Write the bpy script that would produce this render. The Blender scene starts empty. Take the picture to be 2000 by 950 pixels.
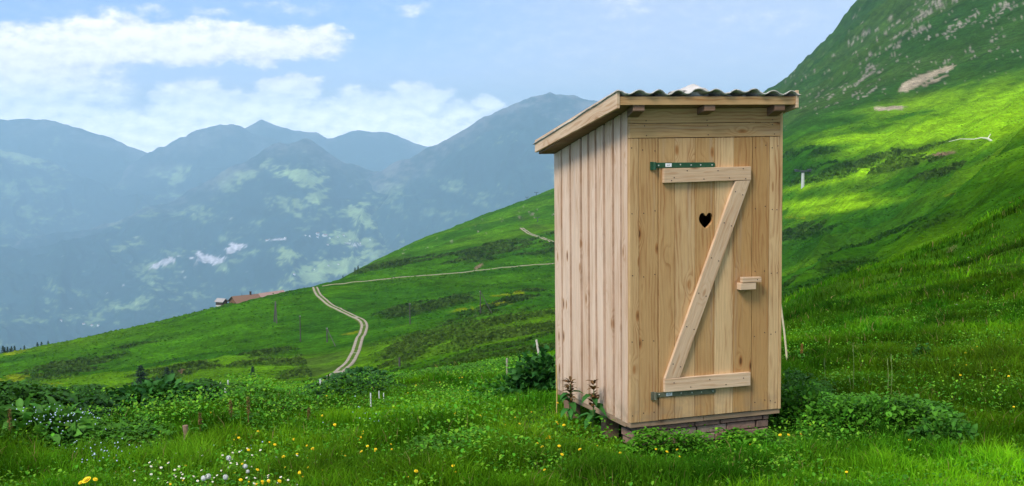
import bpy, bmesh, math, random
import numpy as np
from mathutils import Vector, Matrix
R = math.radians
random.seed(5)
rng = np.random.default_rng(11)
S = bpy.context.scene
COL = S.collection

# ------------------------------------------------------------------ camera
F, PITCH, ROLL, CAMZ = 2523.7, 0.086841, -0.010554, 2.2        # pixels of a 2000 px wide picture
cp, sp, cr, sr = math.cos(PITCH), math.sin(PITCH), math.cos(ROLL), math.sin(ROLL)
_r, _f, _u = np.array([1., 0, 0]), np.array([0, cp, -sp]), np.array([0, sp, cp])
RIGHT, UP, FWD = cr * _r + sr * _u, -sr * _r + cr * _u, _f
cam = bpy.data.cameras.new('camera')
cam.sensor_width = 36
cam.lens = 36 * F / 2000
cam.clip_start, cam.clip_end = 0.1, 120000
camo = bpy.data.objects.new('camera', cam)
COL.objects.link(camo)
M = Matrix.Identity(4)
for i in range(3):
    M[i][0], M[i][1], M[i][2] = RIGHT[i], UP[i], -FWD[i]
M[2][3] = CAMZ
camo.matrix_world = M
S.camera = camo

# ------------------------------------------------------------------ light
SUN_AZ, SUN_EL = -142.0, 48.0        # degrees; azimuth from +Y (view) clockwise
sd = Vector((math.sin(R(SUN_AZ)) * math.cos(R(SUN_EL)), math.cos(R(SUN_AZ)) * math.cos(R(SUN_EL)), math.sin(R(SUN_EL))))
sl = bpy.data.lights.new('sun', 'SUN')
sl.energy, sl.angle, sl.color = 2.3, R(18), (1, 0.94, 0.85)
so = bpy.data.objects.new('sun', sl)
so.rotation_euler = sd.to_track_quat('Z', 'Y').to_euler()
COL.objects.link(so)
S.view_settings.view_transform = 'Standard'
S.view_settings.look = 'None'
S.view_settings.exposure = 0.68
S.view_settings.gamma = 1
S.view_settings.use_curve_mapping = False
S.render.engine = 'CYCLES'
S.cycles.use_denoising = True
S.cycles.max_bounces = 6
S.cycles.volume_bounces = 3
S.cycles.transparent_max_bounces = 8


def ray(px, py):
    return RIGHT * (px - 1000) + UP * (475 - py) + FWD * F


def azel(px, py):
    d = ray(px, py)
    return math.atan2(d[0], d[1]), math.atan2(d[2], math.hypot(d[0], d[1]))


# ---- sky: Nishita plus clouds that hang in fixed directions
W = bpy.data.worlds.new('World')
S.world = W
W.use_nodes = True
nt = W.node_tree
nt.nodes.clear()


class NG:
    """little helper to write node maths"""
    def __init__(self, nt): self.nt = nt
    def n(self, t, **k):
        nd = self.nt.nodes.new(t)
        for a, v in k.items(): setattr(nd, a, v)
        return nd
    def lk(self, v, sock):
        if isinstance(v, (int, float)): sock.default_value = v
        elif isinstance(v, (tuple, list)):
            sock.default_value = tuple(v) if len(v) == len(sock.default_value) else tuple(v) + (1,)
        else: self.nt.links.new(v, sock)
    def m(self, op, a, b=0.0, c=0.0, clamp=False):
        nd = self.n('ShaderNodeMath', operation=op, use_clamp=clamp)
        for i, v in enumerate((a, b, c)): self.lk(v, nd.inputs[i])
        return nd.outputs[0]
    def v(self, op, a, b=(0, 0, 0), scale=None):
        nd = self.n('ShaderNodeVectorMath', operation=op)
        self.lk(a, nd.inputs[0]); self.lk(b, nd.inputs[1])
        if scale is not None: self.lk(scale, nd.inputs[3])
        return nd.outputs[0]
    def sep(self, a):
        nd = self.n('ShaderNodeSeparateXYZ'); self.lk(a, nd.inputs[0]); return nd.outputs
    def comb(self, x, y, z):
        nd = self.n('ShaderNodeCombineXYZ')
        for i, q in enumerate((x, y, z)): self.lk(q, nd.inputs[i])
        return nd.outputs[0]
    def noise(self, vec, scale, detail=4, rough=0.5, lac=2.0, dist=0.0):
        nd = self.n('ShaderNodeTexNoise')
        self.lk(vec, nd.inputs['Vector']); nd.inputs['Scale'].default_value = scale
        nd.inputs['Detail'].default_value = detail; nd.inputs['Roughness'].default_value = rough
        nd.inputs['Distortion'].default_value = dist
        return nd.outputs[0]
    def mr(self, v, a, b, c=0.0, d=1.0, smooth=True):
        nd = self.n('ShaderNodeMapRange', interpolation_type='SMOOTHSTEP' if smooth else 'LINEAR')
        self.lk(v, nd.inputs[0])
        for i, q in enumerate((a, b, c, d)): self.lk(q, nd.inputs[i + 1])
        return nd.outputs[0]
    def mix(self, f, a, b, mode='MIX'):
        nd = self.n('ShaderNodeMix', data_type='RGBA', blend_type=mode)
        self.lk(f, nd.inputs[0]); self.lk(a, nd.inputs[6]); self.lk(b, nd.inputs[7])
        return nd.outputs[2]


g = NG(nt)
dirv = g.n('ShaderNodeTexCoord').outputs['Generated']
dx, dy, dz = g.sep(dirv)
skyv = g.v('NORMALIZE', g.comb(dx, dy, g.m('MULTIPLY_ADD', g.m('ABSOLUTE', dz), 0.75, 0.20)))
sky = g.n('ShaderNodeTexSky', sky_type='NISHITA')
sky.sun_disc = False
sky.sun_elevation, sky.sun_rotation = R(SUN_EL), R(SUN_AZ)
sky.altitude = 1500
sky.air_density, sky.dust_density, sky.ozone_density = 1.0, 0.6, 1.6
nt.links.new(skyv, sky.inputs[0])
az = g.m('ARCTAN2', dx, dy)
el = g.m('ARCSINE', dz)
base = g.comb(az, el, 0.0)
w1 = g.noise(g.v('MULTIPLY', base, (1, 1.7, 1)), 26, 5, 0.55)
w2 = g.noise(g.v('ADD', g.v('MULTIPLY', base, (1, 1.7, 1)), (7.3, 2.1, 0)), 26, 5, 0.55)
waz = g.m('ADD', az, g.m('MULTIPLY', g.m('SUBTRACT', w1, 0.5), 0.055))
wel = g.m('ADD', el, g.m('MULTIPLY', g.m('SUBTRACT', w2, 0.5), 0.030))
CL = [  # px, py, rx, ry, strength
    (30, 120, 190, 80, 1), (210, 85, 190, 62, 1), (350, 85, 180, 52, 1), (500, 86, 190, 46, .95), (610, 74, 90, 30, .7),
    (20, 190, 210, 70, .7), (150, 175, 150, 60, .6), (-250, 140, 260, 110, 1), (-700, 60, 350, 90, 1),
    (560, 172, 66, 30, 1), (380, 202, 90, 50, 1), (480, 214, 190, 48, .95), (320, 246, 200, 50, .8), (620, 226, 140, 48, .9),
    (730, 220, 130, 52, 1), (820, 203, 70, 50, 1), (760, 244, 190, 50, .8), (955, 207, 46, 22, .75), (900, 232, 120, 36, .6), (450, 262, 460, 46, .75), (780, 262, 260, 44, .75), (80, 225, 260, 40, .7), (430, 288, 560, 52, .95), (760, 290, 320, 50, .95), (100, 262, 340, 44, .9),
    (540, 10, 150, 16, .22), (805, 14, 50, 14, .3), (722, 15, 18, 13, .2), (1225, 12, 90, 40, .22), (1265, 138, 50, 22, .14),
    (415, 32, 48, 14, .28), (300, 24, 60, 12, .28), (180, 22, 40, 12, .2), (2400, -150, 500, 150, .9), (1500, -300, 500, 110, .8),
    (300, -280, 500, 120, .9), (1500, 40, 260, 60, .16), (1100, 90, 300, 90, .14)]
dens = None
for (px, py, rx, ry, st) in CL:
    a0, e0 = azel(px, py)
    t1 = g.m('MULTIPLY_ADD', waz, F / rx, -a0 * F / rx)
    t2 = g.m('MULTIPLY_ADD', wel, F / ry, -e0 * F / ry)
    d = g.m('MULTIPLY_ADD', t1, t1, g.m('MULTIPLY', t2, t2))
    b = g.m('MULTIPLY', g.m('SUBTRACT', 1.0, d, clamp=True), st)
    dens = b if dens is None else g.m('SMOOTH_MAX', dens, b, 0.15)
hi = g.noise(g.v('MULTIPLY', dirv, (1, 1, 2.2)), 3.0, 6, 0.6)
hi = g.m('MULTIPLY', g.mr(hi, 0.46, 0.66), g.mr(el, 0.16, 0.3))
fb = g.noise(g.v('MULTIPLY', base, (1, 1.8, 1)), 70, 6, 0.6)
fb2 = g.noise(g.v('ADD', g.v('MULTIPLY', base, (1, 1.8, 1)), (0.0035, -0.010, 0)), 70, 3, 0.55)
den = g.m('ADD', dens, g.m('MULTIPLY', g.m('SUBTRACT', fb, 0.5), g.m('MULTIPLY', g.mr(dens, 0.0, 0.35), 0.9)))
alpha = g.m('MULTIPLY', g.mr(den, 0.03, 0.62), 0.96)
alpha = g.m('MAXIMUM', alpha, hi)
lit = g.m('ADD', g.m('MULTIPLY', g.m('SUBTRACT', fb, fb2), 1.6), g.mr(den, 0.1, 1.05, 0.30, 0.80))
lit = g.m('MULTIPLY_ADD', g.m('SUBTRACT', wel, 0.050), 3.0, lit, clamp=True)
ccol = g.v('MULTIPLY', g.mix(lit, (4.0, 4.1, 4.5), (6.1, 5.95, 5.75)), g.comb(*[g.mr(el, 0.003, 0.052, 1.85, 1.0)] * 3))
skyc = g.mix(1.0, sky.outputs[0], (0.96, 0.96, 1.03), 'MULTIPLY')
skyc = g.mix(g.mr(el, 0.09, -0.02), skyc, (3.9, 4.15, 4.75))
skyc = g.mix(g.m('MULTIPLY', g.mr(az, -.12, .12), .5), skyc, (3.1, 3.3, 3.8))
out = g.mix(alpha, skyc, ccol)
bg = g.n('ShaderNodeBackground')
bg.inputs['Strength'].default_value = 0.15
nt.links.new(out, bg.inputs['Color'])
wo = g.n('ShaderNodeOutputWorld')
nt.links.new(bg.outputs[0], wo.inputs['Surface'])

# ------------------------------------------------------------------ numpy noise
def vnoise(x, y, seed=0):
    xi, yi = np.floor(x).astype(np.int64), np.floor(y).astype(np.int64)
    fx, fy = x - xi, y - yi
    fx, fy = fx * fx * fx * (fx * (fx * 6 - 15) + 10), fy * fy * fy * (fy * (fy * 6 - 15) + 10)

    def h(a, b):
        n = (a * 374761393 + b * 668265263 + seed * 1274126177) & 0xffffffff
        n = ((n ^ (n >> 13)) * 1274126177) & 0xffffffff
        return ((n ^ (n >> 16)) & 0xffff) / 65535.0
    return (h(xi, yi) * (1 - fx) + h(xi + 1, yi) * fx) * (1 - fy) + (h(xi, yi + 1) * (1 - fx) + h(xi + 1, yi + 1) * fx) * fy


def fbm(x, y, oct=4, seed=0, gain=0.5):
    s, a, t = 0, 1, 0
    for o in range(oct):
        s = s + a * vnoise(x * 2 ** o + 17.3 * o, y * 2 ** o - 9.1 * o, seed + o)
        t += a
        a *= gain
    return s / t          # 0..1


def ridged(x, y, oct=4, seed=0):
    s, a, t = 0, 1, 0
    for o in range(oct):
        s = s + a * (1 - np.abs(2 * vnoise(x * 2 ** o + 5.3 * o, y * 2 ** o, seed + o) - 1)) ** 2
        t += a
        a *= 0.5
    return s / t


def sstep(v, a, b):
    t = np.clip((v - a) / (b - a), 0, 1)
    return t * t * (3 - 2 * t)


# ------------------------------------------------------------------ terrain
def pchip(xk, yk, x):
    """monotone cubic; xk, yk 1-D"""
    h = np.diff(xk); d = np.diff(yk) / h
    mk = np.zeros_like(yk)
    for i in range(1, len(xk) - 1):
        if d[i - 1] * d[i] > 0:
            w1_, w2_ = 2 * h[i] + h[i - 1], h[i] + 2 * h[i - 1]
            mk[i] = (w1_ + w2_) / (w1_ / d[i - 1] + w2_ / d[i])
    mk[0], mk[-1] = d[0], d[-1]
    i = np.clip(np.searchsorted(xk, x) - 1, 0, len(h) - 1)
    t = np.clip((x - xk[i]) / h[i], 0, 1)
    return ((1 + 2 * t) * (1 - t) ** 2 * yk[i] + t * (1 - t) ** 2 * h[i] * mk[i]
            + t * t * (3 - 2 * t) * yk[i + 1] + t * t * (t - 1) * h[i] * mk[i + 1])


class Polar:
    """ground whose profile along each bearing is given by (distance, sight line) knots"""
    def __init__(self, cols, rmin, rmax, blur=3, na=900, nr=420):
        self.la = np.linspace(R(-44), R(44), na)
        self.lr = np.linspace(math.log(rmin), math.log(rmax), nr)
        A, RK, TK = [], [], []
        for px, kn in cols:
            A.append(azel(px, 600)[0])
            rk, tk = [], []
            for r, y in kn:
                rk.append(math.log(r))
                tk.append(-CAMZ / r if y is None else math.tan(azel(px, y)[1]))
            RK.append(rk); TK.append(tk)
        A, RK, TK = np.array(A), np.array(RK), np.array(TK)
        T = np.zeros((na, nr))
        for i, a in enumerate(self.la):
            rk = np.array([np.interp(a, A, RK[:, k]) for k in range(RK.shape[1])])
            tk = np.array([np.interp(a, A, TK[:, k]) for k in range(RK.shape[1])])
            T[i] = pchip(rk, tk, self.lr)
        if blur:
            k = np.exp(-0.5 * (np.arange(-3 * blur, 3 * blur + 1) / blur) ** 2); k /= k.sum()
            P = np.pad(T, ((3 * blur, 3 * blur), (0, 0)), mode='edge')
            T = sum(k[j] * P[j:j + na] for j in range(len(k)))
        self.T = T

    def tan(self, a, r):
        ia = np.clip((a - self.la[0]) / (self.la[1] - self.la[0]), 0, len(self.la) - 1.001)
        ir = np.clip((np.log(r) - self.lr[0]) / (self.lr[1] - self.lr[0]), 0, len(self.lr) - 1.001)
        i, j = ia.astype(int), ir.astype(int)
        fa, fr = ia - i, ir - j
        T = self.T
        return (T[i, j] * (1 - fa) + T[i + 1, j] * fa) * (1 - fr) + (T[i, j + 1] * (1 - fa) + T[i + 1, j + 1] * fa) * fr

    def z(self, a, r):
        return CAMZ + r * self.tan(a, r)


# columns: knots are near, frame edge, meadow edge, mound crest / hidden dip, behind it, hill foot, mid, fold, ridge, beyond, top, far
HILL = Polar([
    (-1000, [(3, None), (8, None), (13, 850), (26, 960), (120, 1000), (300, 1040), (480, 1040), (680, 1000), (760, 1010), (1100, 1090), (1400, 1160), (2200, 1300)]),
    (-300, [(3, None), (8, None), (13, 818), (26, 890), (120, 890), (300, 860), (480, 815), (680, 766), (760, 772), (1100, 850), (1400, 900), (2200, 1000)]),
    (0, [(3, None), (8, None), (13, 820), (26, 868), (120, 845), (300, 802), (480, 745), (680, 692), (760, 696), (1100, 780), (1400, 830), (2200, 930)]),
    (250, [(3, None), (8, None), (13, 800), (26, 842), (120, 825), (300, 776), (480, 710), (680, 644), (760, 650), (1100, 725), (1400, 780), (2200, 900)]),
    (420, [(3, None), (8, None), (13, 772), (26, 810), (120, 805), (300, 766), (480, 685), (680, 602), (760, 607), (1100, 680), (1400, 740), (2200, 880)]),
    (470, [(3, None), (8, None), (13.5, 759), (26, 803), (120, 800), (300, 763), (480, 677), (680, 589), (760, 594), (1100, 668), (1400, 728), (2200, 868)]),
    (545, [(3, None), (8, None), (13, 778), (26, 800), (120, 790), (300, 757), (480, 669), (680, 575), (760, 579), (1100, 640), (1400, 700), (2200, 840)]),
    (615, [(3, None), (8, None), (14, 769), (26, 790), (120, 780), (300, 752), (480, 665), (680, 561), (760, 562), (1100, 590), (1400, 650), (2200, 800)]),
    (700, [(3, None), (8, None), (15, 759), (26, 780), (120, 770), (290, 735), (470, 655), (680, 552), (760, 545), (1000, 527), (1400, 560), (2200, 740)]),
    (850, [(3, None), (8, None), (17, 734), (30, 748), (110, 740), (260, 700), (450, 630), (680, 541), (800, 515), (1250, 460), (1600, 476), (2400, 600)]),
    (1000, [(3, None), (8, None), (18, 712), (30, 728), (110, 715), (250, 670), (450, 600), (680, 525), (850, 480), (1400, 404), (1800, 416), (2400, 500)]),
    (1085, [(3, None), (8, None), (18, 706), (30, 718), (110, 700), (250, 655), (450, 590), (680, 518), (900, 455), (1500, 369), (1900, 375), (2500, 420)]),
    (1250, [(3, None), (8, None), (17, 705), (28, 715), (110, 690), (250, 640), (450, 580), (680, 510), (900, 440), (1500, 330), (1900, 305), (2500, 320)]),
    (1400, [(3, None), (8, None), (16, 705), (28, 665), (80, 680), (220, 620), (420, 560), (680, 480), (950, 370), (1500, 285), (2100, 235), (2700, 245)]),
    (1530, [(3, None), (8, None), (15, 700), (32, 604), (70, 626), (220, 585), (380, 530), (640, 440), (950, 262), (1300, 215), (2000, 152), (2700, 160)]),
    (1600, [(3, None), (8, None), (15, 700), (34, 574), (70, 596), (210, 560), (360, 500), (620, 405), (950, 236), (1300, 180), (2000, 84), (2700, 95)]),
    (1700, [(3, None), (8, None), (15, 690), (38, 535), (75, 552), (200, 515), (340, 460), (600, 360), (950, 214), (1250, 130), (1900, 2), (2700, 10)]),
    (1850, [(3, None), (8, None), (15, 688), (44, 480), (80, 495), (190, 425), (320, 385), (580, 300), (950, 186), (1250, 60), (1900, -120), (2700, -110)]),
    (2000, [(3, None), (8, None), (15, 685), (48, 400), (85, 410), (180, 300), (300, 280), (560, 235), (950, 150), (1250, 0), (1900, -250), (2700, -240)]),
    (2300, [(3, None), (8, None), (15, 675), (52, 350), (90, 350), (180, 220), (300, 190), (560, 120), (950, 120), (1250, 0), (1900, -270), (2700, -260)]),
    (3000, [(3, None), (8, None), (15, 660), (52, 300), (90, 280), (180, 150), (300, 100), (560, 120), (950, 90), (1250, 0), (1900, -250), (2700, -240)]),
], 2.0, 2700, blur=5)
def hit0(px, py):
    d = ray(px, py)
    hd = math.hypot(d[0], d[1])
    rs_ = np.exp(np.linspace(math.log(60), math.log(2600), 4000))
    a_ = np.full(len(rs_), math.atan2(d[0], d[1]))
    k = np.nonzero(CAMZ + rs_ * d[2] / hd < HILL.z(a_, rs_))[0]
    i = k[0]
    return rs_[i] * d[0] / hd, rs_[i] * d[1] / hd


def smooth_line(pts, n):
    P = np.array(pts)
    seg = np.concatenate([[0], np.cumsum(np.hypot(*np.diff(P, axis=0).T))])
    q = np.linspace(0, seg[-1], n)
    X, Y = np.interp(q, seg, P[:, 0]), np.interp(q, seg, P[:, 1])
    w = max(3, n // 14) | 1
    k = np.ones(w) / w
    for _ in range(2):
        X = np.convolve(np.pad(X, w // 2, mode='reflect', reflect_type='odd'), k, 'valid')
        Y = np.convolve(np.pad(Y, w // 2, mode='reflect', reflect_type='odd'), k, 'valid')
    return X, Y


TRACK = smooth_line([hit0(*p) for p in [(615.5, 563), (617, 568), (622, 577), (632, 587), (645, 596), (662, 605), (680, 613), (697, 620), (708, 626), (713, 633), (713, 641), (709, 652), (703, 662), (699, 674), (696, 686), (691, 698), (683, 711), (670, 724), (652, 736), (634, 748), (612, 761)]], 300)
PATH = smooth_line([(690 * math.sin(azel(p, 600)[0]), 690 * math.cos(azel(p, 600)[0])) for p in range(630, 1130, 25)], 260)
PATH2 = smooth_line([hit0(*p) for p in [(1019, 446), (1024, 451), (1034, 457), (1050, 463), (1066, 469), (1084, 476), (1104, 484)]], 160)
# hut: front left corner of its boards, and the bearing of its front
HX, HY, HZ, HROT = 0.8006, 8.7446, 0.1882, 0.360104


def bumps(x, y, r, a):
    near = (fbm(x / 1.6, y / 1.6, 4, 3) - .5) * 0.22 * sstep(r, 3, 9)
    mid = (fbm(x / 6, y / 6, 4, 5) - .5) * 1.1 * sstep(r, 17, 32)
    # folds of the hillside running up to the right
    u, v = (x * .80 + y * .60), (-x * .60 + y * .80)
    far = ((fbm(u / 90, v / 34, 5, 8) - .5) * 7.5 + (ridged(u / 70, v / 26, 3, 9) - .5) * 3.2) * sstep(r, 140, 330)
    u2, v2 = (x * .42 + y * .91), (-x * .91 + y * .42)
    far = far + (ridged(u2 / 120, v2 / 30, 4, 15) - .5) * 9 * sstep(a, R(7), R(11)) * sstep(r, 85, 200) * (1 - sstep(r, 800, 1000))
    far = far * (1 - .55 * sstep(a, R(-6), R(-16)) * sstep(r, 420, 700))
    dm = np.full(np.shape(x), 1e6)
    if np.max(r) > 150:
        for LX, LY in (TRACK, PATH, PATH2):
            for i_ in range(0, len(LX), 6): dm = np.minimum(dm, (x - LX[i_]) ** 2 + (y - LY[i_]) ** 2)
        far = far * (1 - .92 * sstep(np.sqrt(dm), 45, 8))
    big = (ridged(x / 230, y / 300, 5, 12) - .5) * 70 * sstep(r, 1050, 1700) * sstep(a, R(6), R(12))
    return near + mid + far + big


def H(x, y):
    x, y = np.asarray(x, float), np.asarray(y, float)
    r = np.maximum(np.hypot(x, y), 0.3)
    a = np.arctan2(x, y)
    aw = np.where(a > R(120), R(44) * (1 - (a - R(120)) / R(60) * 2), a)
    z = HILL.z(np.clip(aw, R(-43.9), R(43.9)), np.maximum(r, 2.01))
    z = np.where(r < 3, 0.0, z)
    b = bumps(x, y, r, a)
    # level pad around the hut
    c, s = math.cos(HROT), math.sin(HROT)
    lx, ly = (x - HX) * c + (y - HY) * s, -(x - HX) * s + (y - HY) * c
    dd = np.hypot(np.maximum(np.abs(lx - .6) - .6, 0), np.maximum(np.abs(ly - .66) - .66, 0))
    k = sstep(dd, 0.1, 1.2)
    return z * k + b * (0.3 + .7 * k) - .022 * (1 - sstep(dd, .15, .9))


def ground(x, y):
    return float(H(np.array([x]), np.array([y]))[0])


RS = np.exp(np.linspace(math.log(4), math.log(2600), 2400))


def hit(px, py):
    """where a sight line first meets the ground"""
    d = ray(px, py)
    hd = math.hypot(d[0], d[1])
    X, Y = RS * d[0] / hd, RS * d[1] / hd
    zz = CAMZ + RS * d[2] / hd
    k = np.nonzero(zz < H(X, Y))[0]
    if not len(k): return None
    i = k[0]
    return float(X[i]), float(Y[i]), float(H(X[i:i + 1], Y[i:i + 1])[0]), float(RS[i])


def along(px, r):
    a, e = azel(px, 600)
    return r * math.sin(a), r * math.cos(a)


def project(P):
    d = P - np.array([0, 0, CAMZ])
    z = d @ FWD
    return 1000 + F * (d @ RIGHT) / z, 475 - F * (d @ UP) / z


# ------------------------------------------------------------------ object helpers
def tag(o, label=None, cat=None, group=None, kind=None):
    if label: o['label'] = label
    if cat: o['category'] = cat
    if group: o['group'] = group
    if kind: o['kind'] = kind
    return o


def empty(name, loc, rz=0.0, label=None, cat=None, group=None):
    o = bpy.data.objects.new(name, None)
    COL.objects.link(o)
    o.location = loc
    o.rotation_euler = (0, 0, rz)
    return tag(o, label, cat, group)


def link(name, me, parent=None):
    o = bpy.data.objects.new(name, me)
    COL.objects.link(o)
    if parent: o.parent = parent
    return o


def np_mesh(name, V, faces_flat, sizes, mats, col=None, midx=None, smooth=False, extra=None):
    me = bpy.data.meshes.new(name)
    V = np.asarray(V, np.float32)
    faces_flat = np.asarray(faces_flat, np.int32); sizes = np.asarray(sizes, np.int32)
    me.vertices.add(len(V)); me.vertices.foreach_set('co', V.ravel())
    me.loops.add(len(faces_flat)); me.loops.foreach_set('vertex_index', faces_flat)
    me.polygons.add(len(sizes))
    st = np.concatenate([[0], np.cumsum(sizes)[:-1]]).astype(np.int32)
    me.polygons.foreach_set('loop_start', st)
    if midx is not None: me.polygons.foreach_set('material_index', np.asarray(midx, np.int32))
    me.update(calc_edges=True)
    if smooth: me.polygons.foreach_set('use_smooth', np.ones(len(sizes), bool))
    if col is not None:
        at = me.attributes.new('Col', 'FLOAT_COLOR', 'POINT')
        c = np.ones((len(V), 4), np.float32); c[:, :3] = col
        at.data.foreach_set('color', c.ravel())
    for m in mats: me.materials.append(m)
    me.validate()
    return me


class MB:
    """collects boxes, tubes and boards into one mesh; keeps a grain coordinate and a tone for wood"""
    def __init__(self): self.V, self.Fc, self.G, self.T, self.MI = [], [], [], [], []

    def add(self, pts, faces, ax=((1, 0, 0), (0, 1, 0), (0, 0, 1)), tone=0.5, mi=0):
        n = len(self.V)
        o = [random.uniform(-40, 40) for _ in range(3)]
        c = [sum(p[i] for p in pts) / len(pts) for i in range(3)]
        off = random.uniform(-.05, .05)
        for p in pts:
            d = [p[i] - c[i] for i in range(3)]
            gq = [sum(d[i] * a[i] for i in range(3)) for a in ax]
            self.V.append(tuple(p)); self.G.append((gq[0] + off, gq[1], gq[2] + o[2])); self.T.append((tone, random.random() * 0 + o[0], 0))
        for f in faces:
            self.Fc.append([i + n for i in f]); self.MI.append(mi)
        return self

    def hexa(self, p, grain='z', tone=0.5, mi=0, ax=None):
        """eight corners: bottom ring then top ring"""
        if ax is None:
            ax = {'z': ((1, 0, 0), (0, 1, 0), (0, 0, 1)), 'x': ((0, 0, 1), (0, 1, 0), (1, 0, 0)), 'y': ((0, 0, 1), (1, 0, 0), (0, 1, 0)),
                  'zs': ((0, 1, 0), (1, 0, 0), (0, 0, 1))}[grain]
        return self.add(p, [(3, 2, 1, 0), (4, 5, 6, 7), (0, 1, 5, 4), (1, 2, 6, 5), (2, 3, 7, 6), (3, 0, 4, 7)], ax, tone, mi)

    def box(self, x0, x1, y0, y1, z0, z1, grain='z', tone=0.5, mi=0):
        return self.hexa([(x0, y0, z0), (x1, y0, z0), (x1, y1, z0), (x0, y1, z0), (x0, y0, z1), (x1, y0, z1), (x1, y1, z1), (x0, y1, z1)], grain, tone, mi)

    def tube(self, a, b, ra, rb=None, n=8, mi=0, tone=.5, cap=True):
        a, b = Vector(a), Vector(b); rb = ra if rb is None else rb
        t = (b - a).normalized()
        u = t.orthogonal().normalized(); v = t.cross(u)
        pts = [tuple(a + (u * math.cos(6.28318 * i / n) + v * math.sin(6.28318 * i / n)) * ra) for i in range(n)]
        pts += [tuple(b + (u * math.cos(6.28318 * i / n) + v * math.sin(6.28318 * i / n)) * rb) for i in range(n)]
        fs = [(i, (i + 1) % n, n + (i + 1) % n, n + i) for i in range(n)]
        if cap: fs += [tuple(range(n - 1, -1, -1)), tuple(range(n, 2 * n))]
        return self.add(pts, fs, (tuple(u), tuple(v), tuple(t)), tone, mi)

    def mesh(self, name, mats, smooth=False):
        me = bpy.data.meshes.new(name)
        me.from_pydata(self.V, [], self.Fc)
        a = me.attributes.new('grain', 'FLOAT_VECTOR', 'POINT')
        a.data.foreach_set('vector', np.array(self.G, np.float32).ravel())
        a = me.attributes.new('tone', 'FLOAT_VECTOR', 'POINT')
        a.data.foreach_set('vector', np.array(self.T, np.float32).ravel())
        for m in (mats if isinstance(mats, (list, tuple)) else [mats]): me.materials.append(m)
        me.polygons.foreach_set('material_index', np.array(self.MI, np.int32))
        if smooth: me.polygons.foreach_set('use_smooth', np.ones(len(me.polygons), bool))
        me.update()
        return me

    def build(self, name, mats, parent=None, bevel=0.0, smooth=False):
        o = link(name, self.mesh(name, mats, smooth), parent)
        if bevel:
            b = o.modifiers.new('bevel', 'BEVEL'); b.width = bevel; b.segments = 2; b.limit_method = 'ANGLE'
        return o


# ------------------------------------------------------------------ materials
def newmat(name):
    m = bpy.data.materials.new(name)
    m.use_nodes = True
    t = m.node_tree
    for n in list(t.nodes): t.nodes.remove(n)
    q = NG(t)
    o = q.n('ShaderNodeOutputMaterial')
    b = q.n('ShaderNodeBsdfPrincipled')
    t.links.new(b.outputs[0], o.inputs['Surface'])
    b.inputs['Specular IOR Level'].default_value = 0.2
    return m, q, b, o


def simple(name, col, rough=0.7, metal=0.0, var=0.25, scale=30.0, bump=0.0, spec=0.25):
    m, q, b, o = newmat(name)
    tc = q.n('ShaderNodeTexCoord').outputs['Object']
    n = q.noise(tc, scale, 5, .6)
    c = q.mix(1.0, col, q.mr(n, .25, .75, 1 - var, 1 + var, False), 'MULTIPLY')
    q.lk(c, b.inputs['Base Color'])
    b.inputs['Roughness'].default_value = rough
    b.inputs['Metallic'].default_value = metal
    b.inputs['Specular IOR Level'].default_value = spec
    if bump:
        bn = q.n('ShaderNodeBump'); bn.inputs['Strength'].default_value = bump; bn.inputs['Distance'].default_value = .01
        q.lk(n, bn.inputs['Height']); q.lk(bn.outputs[0], b.inputs['Normal'])
    return m


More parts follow.
